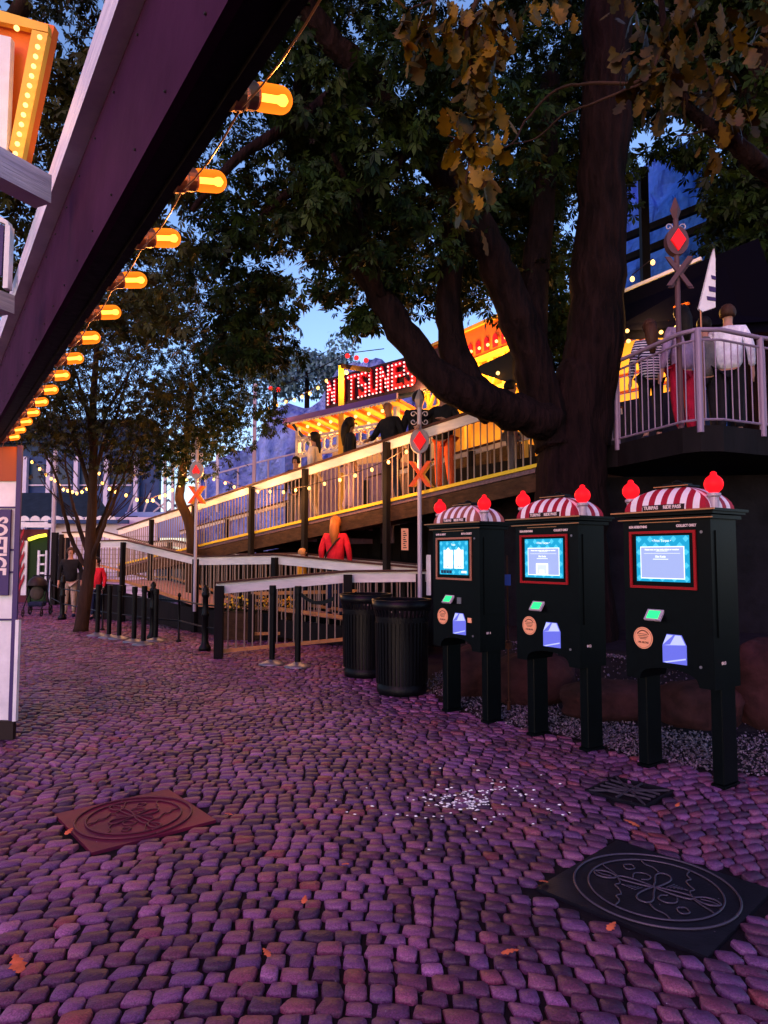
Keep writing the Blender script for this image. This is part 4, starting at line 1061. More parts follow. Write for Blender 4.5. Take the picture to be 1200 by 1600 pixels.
for k in range(9):
    c = .0+W_*k/8; b.bar((c-.02, 0, zc-.68), (c+.40, 0, zc-.07), .05, .07, up=(0, 1, 0)); b.bar((c+.40, 0.03, zc-.68), (c-.02, 0.03, zc-.07), .05, .07, up=(0, 1, 0)); b.box(c-.09, c-.03, -.03, .03, zc-.68, zc-.07)
b.make('lattice', M['yellow_paint'], lat)
b = B(); b.box(-.2, W_, .6, .7, 2.2, zc+.6); b.make('back_wall', M['yellow_paint'], lat)
for c in (.1, W_*.5, W_): b = B(); b.box(c-.05, c+.05, .0, .09, 2.2, zc-.78); b.make('post', M['yellow_paint'], lat)
b = B(); b.box(0, W_, -.1, .3, 2.2, 3.6); b.make('counter', M['brown_wood'], lat)
for k in range(3):
    l = bpy.data.lights.new('stall_light', 'POINT'); l.energy = 60; l.color = (1, .48, .10); l.shadow_soft_size = .15; lo = bpy.data.objects.new('stall_light', l); COL.objects.link(lo); lo.parent = lat; lo.location = (W_*(k+.5)/3, -.35, zc-.4)
# plank ceiling canopy (parasol)
t = thing('market_parasol', 'taut dark parasol with small star lamps behind the tree fork', 'parasol', (0, 0, 0))
b = B(); ap = P(800, 548, 11.6)
co = [P(735, 578, 11.9), P(800, 600, 10.9), P(870, 590, 11.3), P(860, 565, 12.6)]
for k in range(4): b.face([ap, co[k], co[(k+1) % 4]])
b.make('canopy', mat('parasol_cloth', (.10, .07, .04), .8), t)
b = B(); v = P(800, 600, 11.7); b.tube([(v.x, v.y, 3.0), (ap.x, ap.y, ap.z)], .03, 8); b.make('pole', M['dark_wood'], t)
for x, y in ((808, 583), (778, 583)):
    b = B(); v = P(x, y, 11.2); b.ball(v, .035, 1); b.make('star_lamp', M['bulb_warm'], t)
l = bpy.data.lights.new('lamp', 'POINT'); l.energy = 14; l.color = (1, .6, .2); lo = bpy.data.objects.new('lamp', l); COL.objects.link(lo); lo.location = P(800, 590, 11.6); lo.location.z -= .1; lo.parent = t
# plateau behind the ramp on which the stalls stand
b = B(); q0, q1 = UA+un*(WU+.12), UC+un*(WU+.12)
poly = [(q0.x+2, q0.y-2.2, 1.9), (q1.x, q1.y, 2.9), (q1.x+3, q1.y+6, 2.9), (-2, 22, 2.2), (-6, 22, 1.9)]
b.face(poly); tag(b.make('plateau', M['dark_stone']), kind='structure')
# walkway rails by the rock
wr = [P(300, 752, 24), P(345, 737, 23), P(400, 722, 22), P(480, 703, 21)]
railing('rock_walk_railing', 'white tubular railing at the foot of the blue rock', wr, .9, [], .9, .05, 'white_metal', board_m='white_metal', bal_m='white_metal', cap=False, bal_r=.025)
b = B(); v = P(397, 750, 21); b.box(v.x-.05, v.x+.05, v.y-.05, v.y+.05, 1, P(397, 600, 21).z); tag(b.make('lamp_post', M['white_metal']), 'tall white post before the blue rock', 'post')

# ============================================================ LEFT BACKGROUND
def bgx(px, d): return (px-600)/F*d
t = thing('pavilion', 'white pavilion with scalloped eaves, dark green roof and green lit doorway', 'pavilion', (0, 0, 0)); d = 23.0
def wb(px0, px1, py0, py1, dd, th, m, nm, par, bev=0):
    a, c = P(px0, py1, dd), P(px1, py0, dd); b = B(); b.box(a.x, c.x, dd, dd+th, a.z, c.z, bevel=bev); return b.make(nm, m, par)
mat('wall_lilac', (.62, .56, .70), .6, var=.08, scale=3); mat('maroon', (.10, .015, .03), .6)
wb(-60, 75, 827, 968, d, .15, M['maroon'], 'left_wall', t)
wb(42, 74, 838, 948, d-.05, .04, M['green_inside'], 'doorway', t)
b = B(); b.tube([P(45, 843, d-.2), P(60, 838, d-.2), P(72, 836, d-.2)], .06, 6); b.make('yellow_awning', emat('awning_glow', (.9, .75, .05), 1.2), t)
wb(75, 245, 808, 968, d, .2, M['wall_lilac'], 'right_wall', t)
wb(-60, 85, 816, 824, d-.35, .12, M['white'], 'eave', t); wb(75, 200, 812, 818, d-.35, .12, M['blue_dark'], 'eave_line', t)
b = B()
for k in range(9):
    c = P(38+k*17, 814, d-.3); rr = 8/F*d
    b.prism([(c.x+rr*math.cos(R(a)), c.z+rr*math.sin(R(a))) for a in range(0, 181, 20)], .06, Matrix.Translation((0, d-.32, 0)))
b.make('scalloped_trim', M['white'], t)
b = B(); r0 = [P(-60, 815, d-.2), P(180, 815, d-.2), P(150, 770, d+1.6), P(-60, 770, d+1.6)]; b.face(r0); b.make('roof', M['roof_green'], t)
win = wb(88, 101, 842, 905, d-.06, .05, M['blue_dark'], 'window', t)
b = B()
for x0_, x1_, y0_, y1_ in ((86, 88, 840, 908), (101, 103, 840, 908), (88, 101, 840, 843), (88, 101, 905, 908), (88, 101, 866, 869)):
    a, c = P(x0_, y1_, d-.1), P(x1_, y0_, d-.1); b.box(a.x, c.x, d-.1, d-.065, a.z, c.z)
b.make('window_frame', M['white'], win)
b = B()
for x0_, x1_, y0_, y1_ in ((58, 63, 860, 912), (70, 74, 860, 918), (63, 70, 866, 869), (63, 70, 880, 883), (63, 70, 894, 897), (63, 70, 908, 911)):
    a, c = P(x0_, y1_, d-.12), P(x1_, y0_, d-.12); b.box(a.x, c.x, d-.16, d-.10, a.z, c.z)
b.make('glazed_door', M['white'], t)
b = B()
for k in range(5):
    a, c = P(33+k*2.5, 925-k*16, d-.1), P(42, 925-k*16-14, d-.1)
    b.prism([(P(33, 925-k*18, d).x, P(33, 925-k*18, d).z), (P(42, 905-k*18, d).x, P(42, 905-k*18, d).z), (P(42, 897-k*18, d).x, P(42, 897-k*18, d).z), (P(33, 917-k*18, d).x, P(33, 917-k*18, d).z)], .03, Matrix.Translation((0, d-.2, 0)))
b.make('candy_stripes', M['stripe_red'], t); wb(32, 43, 845, 930, d-.15, .05, M['white'], 'striped_panel', t)
b = B()
for k in range(16): b.bar(P(105, 838+k*7, d-.02), P(245, 838+k*7, d-.02), .01, .02)
b.make('board_lines', M['sign_grey'], t)
# blue building behind with white columns
t = thing('blue_building', 'dark blue building with white columns behind the slender tree', 'building', (0, 0, 0)); d2 = 30
wb(-80, 250, 690, 900, d2, .3, M['blue_dark'], 'wall', t)
for x in (38, 75, 118, 165, 212): b = B(); a = P(x, 800, d2-.2); b.box(a.x-.09, a.x+.09, a.y-.1, a.y+.1, 0, P(x, 715, d2).z); b.make('column', M['wall_lilac'], t)
for x0_, x1_ in ((44, 70), (80, 112), (124, 158), (172, 205)):
    wn = wb(x0_, x1_, 725, 756, d2-.05, .04, M['screen_ink'], 'window', t); wb(x0_, x1_, 757, 759, d2-.1, .08, M['wall_lilac'], 'window_sill', t)
b = B(); b.face([P(-90, 692, d2-.5), P(262, 692, d2-.5), P(240, 655, d2+3), P(-90, 655, d2+3)]); b.make('roof', M['roof_green'], t)
# white machinery / boat-like ride
t = thing('ride_platform', 'pale blue ride structure with lattice struts beyond the ramp', 'ride', (0, 0, 0)); d3 = 26
mat('ride_blue', (.30, .45, .75), .5)
wb(195, 300, 800, 840, d3, .4, M['ride_blue'], 'base', t); wb(196, 214, 806, 822, d3-.1, .08, M['blue_dark'], 'panel', t)
b = B()
for x0_, y0_, x1_, y1_ in ((240, 800, 262, 782), (262, 800, 240, 782), (262, 800, 285, 780), (285, 800, 262, 780), (200, 800, 210, 775), (225, 800, 235, 770)): b.bar(P(x0_, y0_, d3), P(x1_, y1_, d3), .06, .06)
for x in (258, 270, 285, 312, 340): b.bar(P(x, 800, d3-.2), P(x, 720+(x-258)*-.2, d3-.2), .10, .10, up=(0, 1, 0))
b.make('struts', M['white_metal'], t)
# flagpole
b = B(); v = P(81, 905, 22); b.tube([(v.x, v.y, 0), (v.x, v.y, P(75, 700, 22).z)], .07, 8); tag(b.make('flagpole', M['white_metal']), 'white pole in front of the pavilion', 'pole')
# entrance gate posts black
t = thing('entrance_gate', 'dark gate posts at the start of the lower ramp', 'gate', (0, 0, 0))
for x in (83, 101):
    b = B(); v = G(x, 945); b.box(v.x-.08, v.x+.08, v.y-.08, v.y+.08, 0, P(x, 832, v.y).z); b.make('post', M['dark_wood'], t)
b = B(); v, v2_ = G(83, 945), G(150, 945); b.box(v.x, v2_.x, v.y+.1, v.y+.25, 0, 1.0); b.make('panel', M['ink'], t)

# stroller
def stroller(p):
    t = thing('stroller', 'dark baby stroller with a brown hood parked left of the tree', 'stroller', p, R(10))
    b = B(); b.ball((0, 0, .78), .24, 3, (1, .9, 1.0)); bmesh.ops.delete(b.bm, geom=[v for v in b.bm.verts if v.co.z < .72 and v.co.y < .02], context='VERTS'); b.make('hood', M['ink'], t, smooth=True, fix=False)
    b = B(); b.ball((0, -.02, .58), .17, 3, (1, .55, 1.1)); b.make('seat', M['cloth_olive'], t, smooth=True)
    b = B()
    for s in (-1, 1):
        b.tube([(s*.2, .35, 1.02), (s*.2, .1, .7), (s*.22, -.35, .2)], .014, 6); b.tube([(s*.2, .1, .7), (s*.24, .3, .14)], .014, 6)
    b.tube([(-.2, .35, 1.02), (.2, .35, 1.02)], .018, 6); b.tube([(-.24, .3, .14), (.24, .3, .14)], .012, 6); b.make('frame', M['black_paint'], t)
    b = B(); b.box(-.18, .18, -.15, .22, .24, .36, bevel=.03); b.make('basket', M['cloth_navy'], t)
    for x, y, r in ((-.25, .3, .14), (.25, .3, .14), (-.22, -.35, .1), (.22, -.35, .1)):
        b = B(); pts = [(x, y+r*.85*math.cos(k*PI/8), r+r*.85*math.sin(k*PI/8)) for k in range(17)]; b.tube(pts, r*.16, 6); b.lathe([(r*.25, -.02), (r*.25, .02)], 8, M=Matrix.Translation((x, y, r)) @ Matrix.Rotation(PI/2, 4, 'Y')); b.make('wheel', M['ink'], t)
stroller(G(57, 962))

# ============================================================ LEFT BUILDING AND CANOPY BEAM
bd = Vector((-.5536, .8328, 0)); bi = Vector((-.8328, -.5536, 0))      # along the beam, inward
BO = Vector((-.24, 1.49, 2.53))+bi*.108-bd*.025
L0 = BO-bd*2.6
Lend = BO+bd*5.42
t = thing('canopy_beam', 'long dark canopy beam with amber lamps crossing the upper left', 'beam', (0, 0, 0))
def bbeam(i0, i1, z0, z1, m, nm, a=L0, c=Lend):
    b = B(); v = []
    for base in (a, c):
        for (i_, z) in ((i0, z0), (i1, z0), (i1, z1), (i0, z1)): v.append(b.bm.verts.new((base.x+bi.x*i_, base.y+bi.y*i_, z)))
    for f in ((0, 1, 2, 3), (7, 6, 5, 4), (0, 4, 5, 1), (1, 5, 6, 2), (2, 6, 7, 3), (3, 7, 4, 0)): b.bm.faces.new([v[k] for k in f])
    return b.make(nm, m, t)
bbeam(.027, .088, 2.52, 2.89, M['dark_wood'], 'underside_box'); bbeam(.09, .112, 2.508, 2.91, M['beam_purple'], 'inner_board'); bbeam(.10, .165, 2.913, 3.03, M['plank_white'], 'upper_plank')
bbeam(.0, .027, 2.50, 2.82, M['dark_wood'], 'outer_board')
# screws on inner board
b = B()
for f in range(24):
    v = L0+bd*(2.2+f*.26)+bi*.114
    for z in (2.56, 2.86): b.ball((v.x, v.y, z), .004, 1)
b.make('screws', M['ink'], t)
# wall-mounted amber lamps
def amber_lamp():
    t = thing('bulkhead_lamp', 'l', 'lamp', group='amber lamps along the canopy beam')
    Rm = Matrix.Rotation(PI/2, 4, 'Y')          # axis +x = outward
    b = B(); b.lathe([(.036, -.012), (.036, .012), (.030, .022), (.030, .042), (.026, .05)], 18, M=Rm); b.make('socket', M['copper'], t, smooth=False)
    b = B(); b.lathe([(.026, .045), (.029, .06), (.029, .105)]+[(.029*math.cos(R(a)), .105+.029*math.sin(R(a))) for a in range(15, 90, 15)]+[(.002, .134)], 18, M=Rm); 
    b.make('glass', M['lamp_glass'], t, smooth=True)
    b = B(); b.lathe([(.006, .05), (.008, .06), (.008, .10), (.012, .11), (.012, .118), (.004, .125)], 10, M=Rm); b.make('filament', M['filament'], t, smooth=True)
    l = bpy.data.lights.new('lamp_light', 'POINT'); l.energy = 1.8; l.color = (1, .33, .06); l.shadow_soft_size = .03; lo = bpy.data.objects.new('lamp_light', l); COL.objects.link(lo); lo.parent = t; lo.location = (.17, 0, -.0)
    return t
gm = bpy.data.materials.new('lamp_glass'); gm.use_nodes = True; M['lamp_glass'] = gm; gn = gm.node_tree; gn.nodes.clear()
go = gn.nodes.new('ShaderNodeOutputMaterial'); gx = gn.nodes.new('ShaderNodeMixShader'); gt = gn.nodes.new('ShaderNodeBsdfTransparent'); ge = gn.nodes.new('ShaderNodeEmission'); lw = gn.nodes.new('ShaderNodeLayerWeight')
gt.inputs[0].default_value = (1, .5, .15, 1); ge.inputs[0].default_value = (1, .20, .012, 1); ge.inputs[1].default_value = .85; lw.inputs[0].default_value = .45
mr_ = gn.nodes.new('ShaderNodeMapRange'); mr_.inputs['To Min'].default_value = .45; mr_.inputs['To Max'].default_value = .95; gn.links.new(lw.outputs['Facing'], mr_.inputs['Value'])
gn.links.new(mr_.outputs[0], gx.inputs[0]); gn.links.new(gt.outputs[0], gx.inputs[1]); gn.links.new(ge.outputs[0], gx.inputs[2]); gn.links.new(gx.outputs[0], go.inputs[0])
lamp0 = amber_lamp(); arz = math.atan2(-bi.y, -bi.x)
ordn = ['nearest and largest', 'second', 'third', 'fourth', 'fifth', 'sixth', 'seventh', 'eighth', 'ninth', 'tenth', 'eleventh', 'twelfth', 'thirteenth', 'fourteenth']
for i in range(14):
    o = lamp0 if i == 0 else copy_tree(lamp0)
    v = BO+bd*(.4*i); o.location = v; o.rotation_euler = (0, R(-13), arz)
    o['label'] = f'{ordn[i]} glowing amber lamp on the canopy beam'+(' counted from the top' if i else ' at the top')
b = B(); wire = []
for i in range(-4, 56):
    v = BO+bd*(.1*i); wire.append(v-bi*.012+Vector((0, 0, -.03-.02*abs(math.sin(i*PI/4)))))
b.tube(wire, .0025, 4); b.make('cable', M['copper'], t)
# upper-left: cross beams, lit bulb board
t = thing('canopy_rafter', 'white weathered rafter meeting the canopy beam at the left edge', 'rafter', (0, 0, 0), group='canopy rafters')
b = B(); a = P(68, 300, 2.35); c = P(-110, 205, 2.0); b.bar(a, c, .08, .10); b.make('timber', M['plank_white'], t)
t = thing('canopy_rafter', 'lower white rafter at the left edge above the amber lamps', 'rafter', (0, 0, 0), group='canopy rafters')
b = B(); a = P(12, 478, 2.95); c = P(-120, 430, 2.6); b.bar(a, c, .08, .08); b.make('timber', M['plank_white'], t)
t = thing('reflection_bulb_board', 'orange stand-in board for a roof reflection, edged with a row of glowing bulbs at the upper left', 'sign', (0, 0, 0))  # solid board built in place of a lit counter's reflection in the roof glass
def qq(x, y, dd=2.7): return P(x, y, dd)
def strip(c1, c2, c3, c4, th, m, nm, dd=2.7):
    b = B(); v = [qq(*c, dd) for c in (c1, c2, c3, c4)]; k = Vector((0, th, 0)); vs = [b.bm.verts.new(x) for x in v]+[b.bm.verts.new(x+k) for x in v]
    for f in ((0, 1, 2, 3), (7, 6, 5, 4), (0, 4, 5, 1), (1, 5, 6, 2), (2, 6, 7, 3), (3, 7, 4, 0)): b.bm.faces.new([vs[i] for i in f])
    return b.make(nm, m, t)
strip((-60, 0), (85, 40), (38, 265), (-60, 255), .04, M['orange_paint'], 'red_panel', 2.75)
strip((-60, -2), (75, 38), (75, 50), (-60, 20), .03, M['yellow_paint'], 'top_strip', 2.70)
strip((50, 46), (75, 52), (34, 250), (14, 232), .03, M['yellow_paint'], 'bulb_strip', 2.70)
strip((-60, 40), (17, 58), (10, 235), (-60, 230), .03, M['white'], 'white_panel', 2.69)
for k in range(13):
    f = k/12; b = B(); v = qq(62-38*f, 58+182*f, 2.67); b.ball(v, .0095, 2); b.make('bulb', M['bulb_warm'], t)
b = B(); b.ball(qq(26, 44, 2.67), .011, 2); b.make('bulb', M['bulb_warm'], t)
l = bpy.data.lights.new('board_light', 'POINT'); l.energy = 1.5; l.color = (1, .45, .08); l.shadow_soft_size = .1; lo = bpy.data.objects.new('board_light', l); COL.objects.link(lo); lo.parent = t; lo.location = qq(45, 150, 2.45)
t = thing('white_window_frame', 'white painted frame at the left edge under the rafter', 'frame', (0, 0, 0))
strip((-60, 300), (12, 345), (14, 352), (-60, 320), .04, M['white'], 'rail', 3.4); strip((8, 350), (16, 352), (12, 450), (4, 450), .04, M['white'], 'stile', 3.4); strip((-60, 330), (6, 352), (2, 430), (-60, 430), .02, M['sign_purple'], 'pane', 3.42)
# building end wall
t = thing('ice_cream_booth', 'white booth corner with purple vertical sign and red panel at the left edge', 'booth', (0, 0, 0)); d = 5.95
X1 = (25-600)/F*d
def wbx(x0, x1, z0, z1, y0, y1, m, nm, par=t, bev=0): b = B(); b.box(x0, x1, y0, y1, z0, z1, bevel=bev); return b.make(nm, m, par)
mat('upper_brown', (.30, .075, .03), .6)
def zy(py): return P(0, py, d).z
wbx(-5.5, X1, .16, 2.48, d, d+.03, M['white'], 'wall')
wbx(-5.5, X1+.04, 0, .155, d-.02, d+.03, M['ink'], 'plinth')
wbx(X1+.002, X1+.045, .16, 2.50, d-.03, d-.01, M['sign_purple'], 'corner_trim')
wbx(-5.5, X1-.001, zy(752), 2.49, d-.015, d-.002, M['upper_brown'], 'upper_panel')
for y_ in (793, 859, 894, 968): wbx(-5.5, X1-.003, zy(y_)-.008, zy(y_)+.008, d-.012, d-.001, M['sign_purple'], 'batten')
wbx(X1-.30-.55, X1-.17, zy(1092), zy(1004), d-.02, d-.001, M['stripe_red'], 'red_panel')
wbx(X1+.046, X1+.075, .16, zy(968), d-.05, d-.01, M['white'], 'side_strip')
sg = wbx(X1-.50, X1-.034, zy(930), zy(796), d-.035, d-.013, M['sign_purple'], 'hanging_sign')
text('sign_text', 'SOFTICE', .20, M['text_white'], sg, (X1-.135, d-.037, zy(853)), (PI/2, PI/2, 0), width=.50, bold=.006)
# wall light on booth is given by the lamps above

# ============================================================ TREES
def limb(b, pts, r0, r1, n=10, wob=.03):
    m = len(pts); P_ = []; Rr = []
    for i in range(m-1):
        p0 = pts[max(i-1, 0)]; p1 = pts[i]; p2 = pts[i+1]; p3 = pts[min(i+2, m-1)]
        for k in range(5):
            t = k/5; v = .5*((2*p1)+(-p0+p2)*t+(2*p0-5*p1+4*p2-p3)*t*t+(-p0+3*p1-3*p2+p3)*t**3)
            P_.append(v+Vector([random.gauss(0, wob*.25) for _ in range(3)])); f = (i+t)/(m-1); Rr.append((r0+(r1-r0)*f)*(1+random.gauss(0, .04)))
    P_.append(pts[-1]); Rr.append(r1); b.tube(P_, Rr, n); return P_
def wpts(l): return [P(*q) for q in l]
# --- the big chestnut-like tree behind the kiosks
big = thing('chestnut_tree', 'huge dark tree with forked trunk and sweeping limbs behind the ticket kiosks', 'tree', (0, 0, 0))
b = B(); bs = P(893, 985, 9.2); bs.z = 0
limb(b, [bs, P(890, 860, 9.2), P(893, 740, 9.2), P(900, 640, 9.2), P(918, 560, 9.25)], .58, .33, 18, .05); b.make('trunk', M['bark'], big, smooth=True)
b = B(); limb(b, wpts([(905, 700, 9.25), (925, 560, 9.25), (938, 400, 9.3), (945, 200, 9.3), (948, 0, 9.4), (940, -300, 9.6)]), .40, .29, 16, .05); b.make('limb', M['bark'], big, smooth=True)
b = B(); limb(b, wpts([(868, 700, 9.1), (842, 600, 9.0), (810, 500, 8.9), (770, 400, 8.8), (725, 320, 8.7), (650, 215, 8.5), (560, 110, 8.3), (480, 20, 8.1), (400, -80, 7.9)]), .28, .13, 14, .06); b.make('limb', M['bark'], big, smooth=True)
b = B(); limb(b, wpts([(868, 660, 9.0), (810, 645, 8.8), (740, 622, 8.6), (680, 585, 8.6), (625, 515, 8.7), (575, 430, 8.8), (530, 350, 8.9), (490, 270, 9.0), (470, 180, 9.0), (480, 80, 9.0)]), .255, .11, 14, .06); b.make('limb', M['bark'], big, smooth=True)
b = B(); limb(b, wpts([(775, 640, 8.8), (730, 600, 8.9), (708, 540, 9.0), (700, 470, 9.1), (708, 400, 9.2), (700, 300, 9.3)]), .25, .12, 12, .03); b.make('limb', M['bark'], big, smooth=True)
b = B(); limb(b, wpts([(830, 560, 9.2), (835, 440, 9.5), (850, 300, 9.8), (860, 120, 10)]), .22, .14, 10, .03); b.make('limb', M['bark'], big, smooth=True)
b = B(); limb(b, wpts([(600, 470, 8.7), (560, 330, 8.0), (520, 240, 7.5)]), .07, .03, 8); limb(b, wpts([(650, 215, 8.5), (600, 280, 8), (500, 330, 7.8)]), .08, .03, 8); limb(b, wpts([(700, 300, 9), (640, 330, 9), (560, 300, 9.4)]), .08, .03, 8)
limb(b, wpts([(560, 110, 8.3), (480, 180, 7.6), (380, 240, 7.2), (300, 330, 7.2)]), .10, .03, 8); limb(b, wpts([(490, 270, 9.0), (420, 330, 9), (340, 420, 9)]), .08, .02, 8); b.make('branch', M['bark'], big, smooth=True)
def inside(px, py):
    return True
def crown_pts(regions, per):
    out = []
    for (x0, x1, y0, y1, d0, d1, n, rad) in regions:
        c = []
        for _ in range(n):
            x, y, dd = random.uniform(x0, x1), random.uniform(y0, y1), random.uniform(d0, d1); c.append((x, y, dd))
        for (x, y, dd) in c:
            # keep the open patch of sky and the stalls free
            if ((x-500)/56)**2+((y-522)/56)**2 < 1: continue
            if y > 470 and 540 < x < 660 and y > 470+(660-x)*.35: continue
            out.append((P(x, y, dd), rad*dd/9))
    return out
def grow(regions, per, size, kind, m, name, parent, **kw):
    cs = crown_pts(regions, per); pts = np.concatenate([clump([tuple(c)], r, per) for c, r in cs])
    return leaves(name, pts, size, kind, m, parent, **kw)
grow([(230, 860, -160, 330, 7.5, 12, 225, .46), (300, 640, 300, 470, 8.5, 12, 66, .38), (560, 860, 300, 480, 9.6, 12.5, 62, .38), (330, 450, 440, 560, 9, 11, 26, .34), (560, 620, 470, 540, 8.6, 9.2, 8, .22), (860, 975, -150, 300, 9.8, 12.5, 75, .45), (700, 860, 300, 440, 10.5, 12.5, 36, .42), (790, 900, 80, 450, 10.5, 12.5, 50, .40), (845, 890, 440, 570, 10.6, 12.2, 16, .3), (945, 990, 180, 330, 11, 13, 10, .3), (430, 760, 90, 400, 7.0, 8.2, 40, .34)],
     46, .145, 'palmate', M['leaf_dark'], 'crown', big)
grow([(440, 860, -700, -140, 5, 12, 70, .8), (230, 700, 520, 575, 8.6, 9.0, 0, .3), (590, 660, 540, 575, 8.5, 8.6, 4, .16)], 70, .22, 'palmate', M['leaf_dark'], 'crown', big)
# --- dark tree mass at the right behind the balcony
dk = thing('oak_tree', 'dark oak behind the balcony whose long limb brings yellow leaves overhead', 'tree', (0, 0, 0))
b = B(); v = P(1215, 600, 11.5); limb(b, [Vector((v.x, v.y, 0)), P(1215, 500, 11.5), P(1200, 250, 11.4), P(1190, 0, 11.3), P(1180, -200, 11)], .62, .42, 14, .05); b.make('trunk', M['bark'], dk, smooth=True)
grow([(1135, 1400, -200, 470, 10.3, 14, 190, .55), (980, 1160, -150, 170, 10.5, 14, 95, .5), (1030, 1120, 225, 290, 12, 12.5, 4, .22), (1150, 1170, 270, 480, 10.5, 13, 26, .24)], 60, .20, 'palmate', M['leaf_dark'], 'crown', dk)
b = B(); limb(b, wpts([(1420, 330, 7), (1290, 310, 4.6), (1200, 268, 3.9), (1150, 225, 3.8), (1105, 195, 3.75), (1070, 160, 3.7), (1040, 60, 3.6), (1030, -60, 3.5)]), .075, .012, 8, .012)
b.make('limb', M['bark'], dk, smooth=True)
b = B(); limb(b, wpts([(1105, 195, 3.75), (1118, 150, 3.7), (1100, 90, 3.7), (1080, 0, 3.6)]), .012, .006, 6, .01); limb(b, wpts([(1110, 200, 3.75), (1085, 208, 3.7), (1055, 213, 3.7)]), .008, .003, 6, .004)
limb(b, wpts([(1040, 60, 3.6), (1005, 125, 3.6), (930, 130, 3.7), (870, 140, 3.8), (820, 190, 3.9), (790, 230, 3.9), (700, 212, 3.9)]), .012, .003, 6, .008); limb(b, wpts([(1005, 130, 3.6), (930, 160, 3.7), (880, 180, 3.8), (840, 215, 3.9), (800, 225, 3.9)]), .008, .003, 6, .006)
limb(b, wpts([(900, -120, 3.4), (780, -40, 3.3), (730, 40, 3.3), (745, 150, 3.35), (735, 240, 3.4), (720, 330, 3.4)]), .02, .004, 7, .008); limb(b, wpts([(780, -40, 3.3), (700, -10, 3.3), (640, 15, 3.2)]), .012, .004, 6, .006)
b.make('branch', M['bark_brown'], dk, smooth=True)
def spray(lst, rad, per):
    pts = []
    for x, y, dd in lst:
        c = P(x, y, dd); k = max(3, int(per*random.uniform(.7, 1.3)))
        for _ in range(k): pts.append(tuple(c+Vector((random.gauss(0, rad), random.gauss(0, rad), random.gauss(0, rad)))))
    return np.array(pts)
sp = [(640, 25, 3.2), (665, 30, 3.2), (700, 15, 3.25), (735, 10, 3.3), (770, 20, 3.3), (740, 60, 3.3), (780, 55, 3.3), (690, 60, 3.25), (745, 95, 3.3), (765, 125, 3.3), (735, 140, 3.35), (750, 165, 3.35), (725, 185, 3.35), (760, 195, 3.4), (740, 215, 3.4), (720, 250, 3.4), (745, 260, 3.4), (735, 285, 3.4), (722, 318, 3.4), (650, 65, 3.25), (820, 10, 3.4), (870, 5, 3.5)]
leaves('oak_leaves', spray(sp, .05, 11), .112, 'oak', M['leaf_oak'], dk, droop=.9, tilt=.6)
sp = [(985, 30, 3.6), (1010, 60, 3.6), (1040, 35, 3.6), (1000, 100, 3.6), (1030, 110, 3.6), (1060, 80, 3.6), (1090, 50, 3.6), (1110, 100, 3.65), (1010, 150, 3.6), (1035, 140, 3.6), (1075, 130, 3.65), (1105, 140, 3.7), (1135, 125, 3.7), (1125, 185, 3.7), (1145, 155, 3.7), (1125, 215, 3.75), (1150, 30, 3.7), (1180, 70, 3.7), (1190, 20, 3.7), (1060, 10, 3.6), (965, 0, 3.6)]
leaves('oak_leaves', spray(sp, .065, 9), .12, 'oak', mat('leaf_oak_shaded', (.008, .009, .001), .5, col2=(.075, .038, .001), scale=5, island=.6), dk, droop=.9, tilt=.6)  # darker copy of the oak leaf: weaker light on this spray put into colour
# --- crown over the canopy (upper left)
lt = thing('street_tree', 'dark leafy tree rising behind the canopy at the upper left', 'tree', (0, 0, 0))
b = B(); v = P(-150, 600, 9); limb(b, [Vector((v.x, v.y, 0)), Vector((v.x, v.y, 3)), P(-60, 200, 8.5), P(40, 0, 8)], .25, .1, 10); b.make('trunk', M['bark_brown'], lt, smooth=True)
grow([(-180, 260, -120, 520, 7, 10, 150, .50)], 45, .14, 'palmate', M['leaf_warm'], 'crown', lt)
# --- slender tree in the paving
sl = thing('slender_tree', 'slender tree with upswept stems growing out of the cobbles at the left', 'tree', (0, 0, 0)); D1 = 14.4
b = B(); g = G(126, 986); limb(b, [Vector((g.x, g.y, -.02)), P(134, 930, D1), P(140, 880, D1), P(142, 820, D1), P(146, 740, D1), P(145, 640, D1), P(150, 560, D1), P(155, 470, D1)], .145, .045, 14, .02); b.make('trunk', M['bark_brown'], sl, smooth=True)
b = B()
for l in ([(135, 885, D1), (115, 850, D1), (100, 800, D1-.3), (85, 740, D1-.6), (60, 690, D1-.8)], [(139, 870, D1), (120, 810, D1+.3), (112, 780, D1+.4), (100, 700, D1+.5)], [(142, 880, D1), (155, 840, D1-.2), (175, 790, D1-.3), (195, 740, D1-.5), (220, 680, D1-.6)],
          [(143, 850, D1), (165, 800, D1+.3), (180, 750, D1+.5), (200, 690, D1+.7)], [(144, 780, D1), (128, 720, D1), (105, 650, D1), (90, 590, D1)], [(145, 760, D1), (160, 700, D1), (185, 640, D1), (200, 580, D1)], [(145, 700, D1), (170, 640, D1+.5), (215, 560, D1+.8)], [(146, 700, D1), (135, 640, D1-.5), (110, 560, D1-.8)]):
    limb(b, wpts(l), .055, .015, 6, .03)
for _ in range(70):
    x, y = random.uniform(70, 225), random.uniform(580, 790); dd = D1+random.uniform(-.8, .8); s = 1 if x > 145 else -1
    limb(b, wpts([(145+(x-145)*.5, y+30, dd), (x, y, dd), (x+s*random.uniform(5, 22), y-random.uniform(15, 40), dd)]), .012, .005, 4, .01)
b.make('stems', M['bark_brown'], sl, smooth=True)
grow([(35, 300, 470, 690, 12.6, 16, 150, .40), (60, 230, 690, 740, 13.5, 15.5, 16, .28), (170, 300, 380, 500, 12.5, 15, 40, .42)], 36, .115, 'palmate', M['leaf_warm'], 'crown', sl)
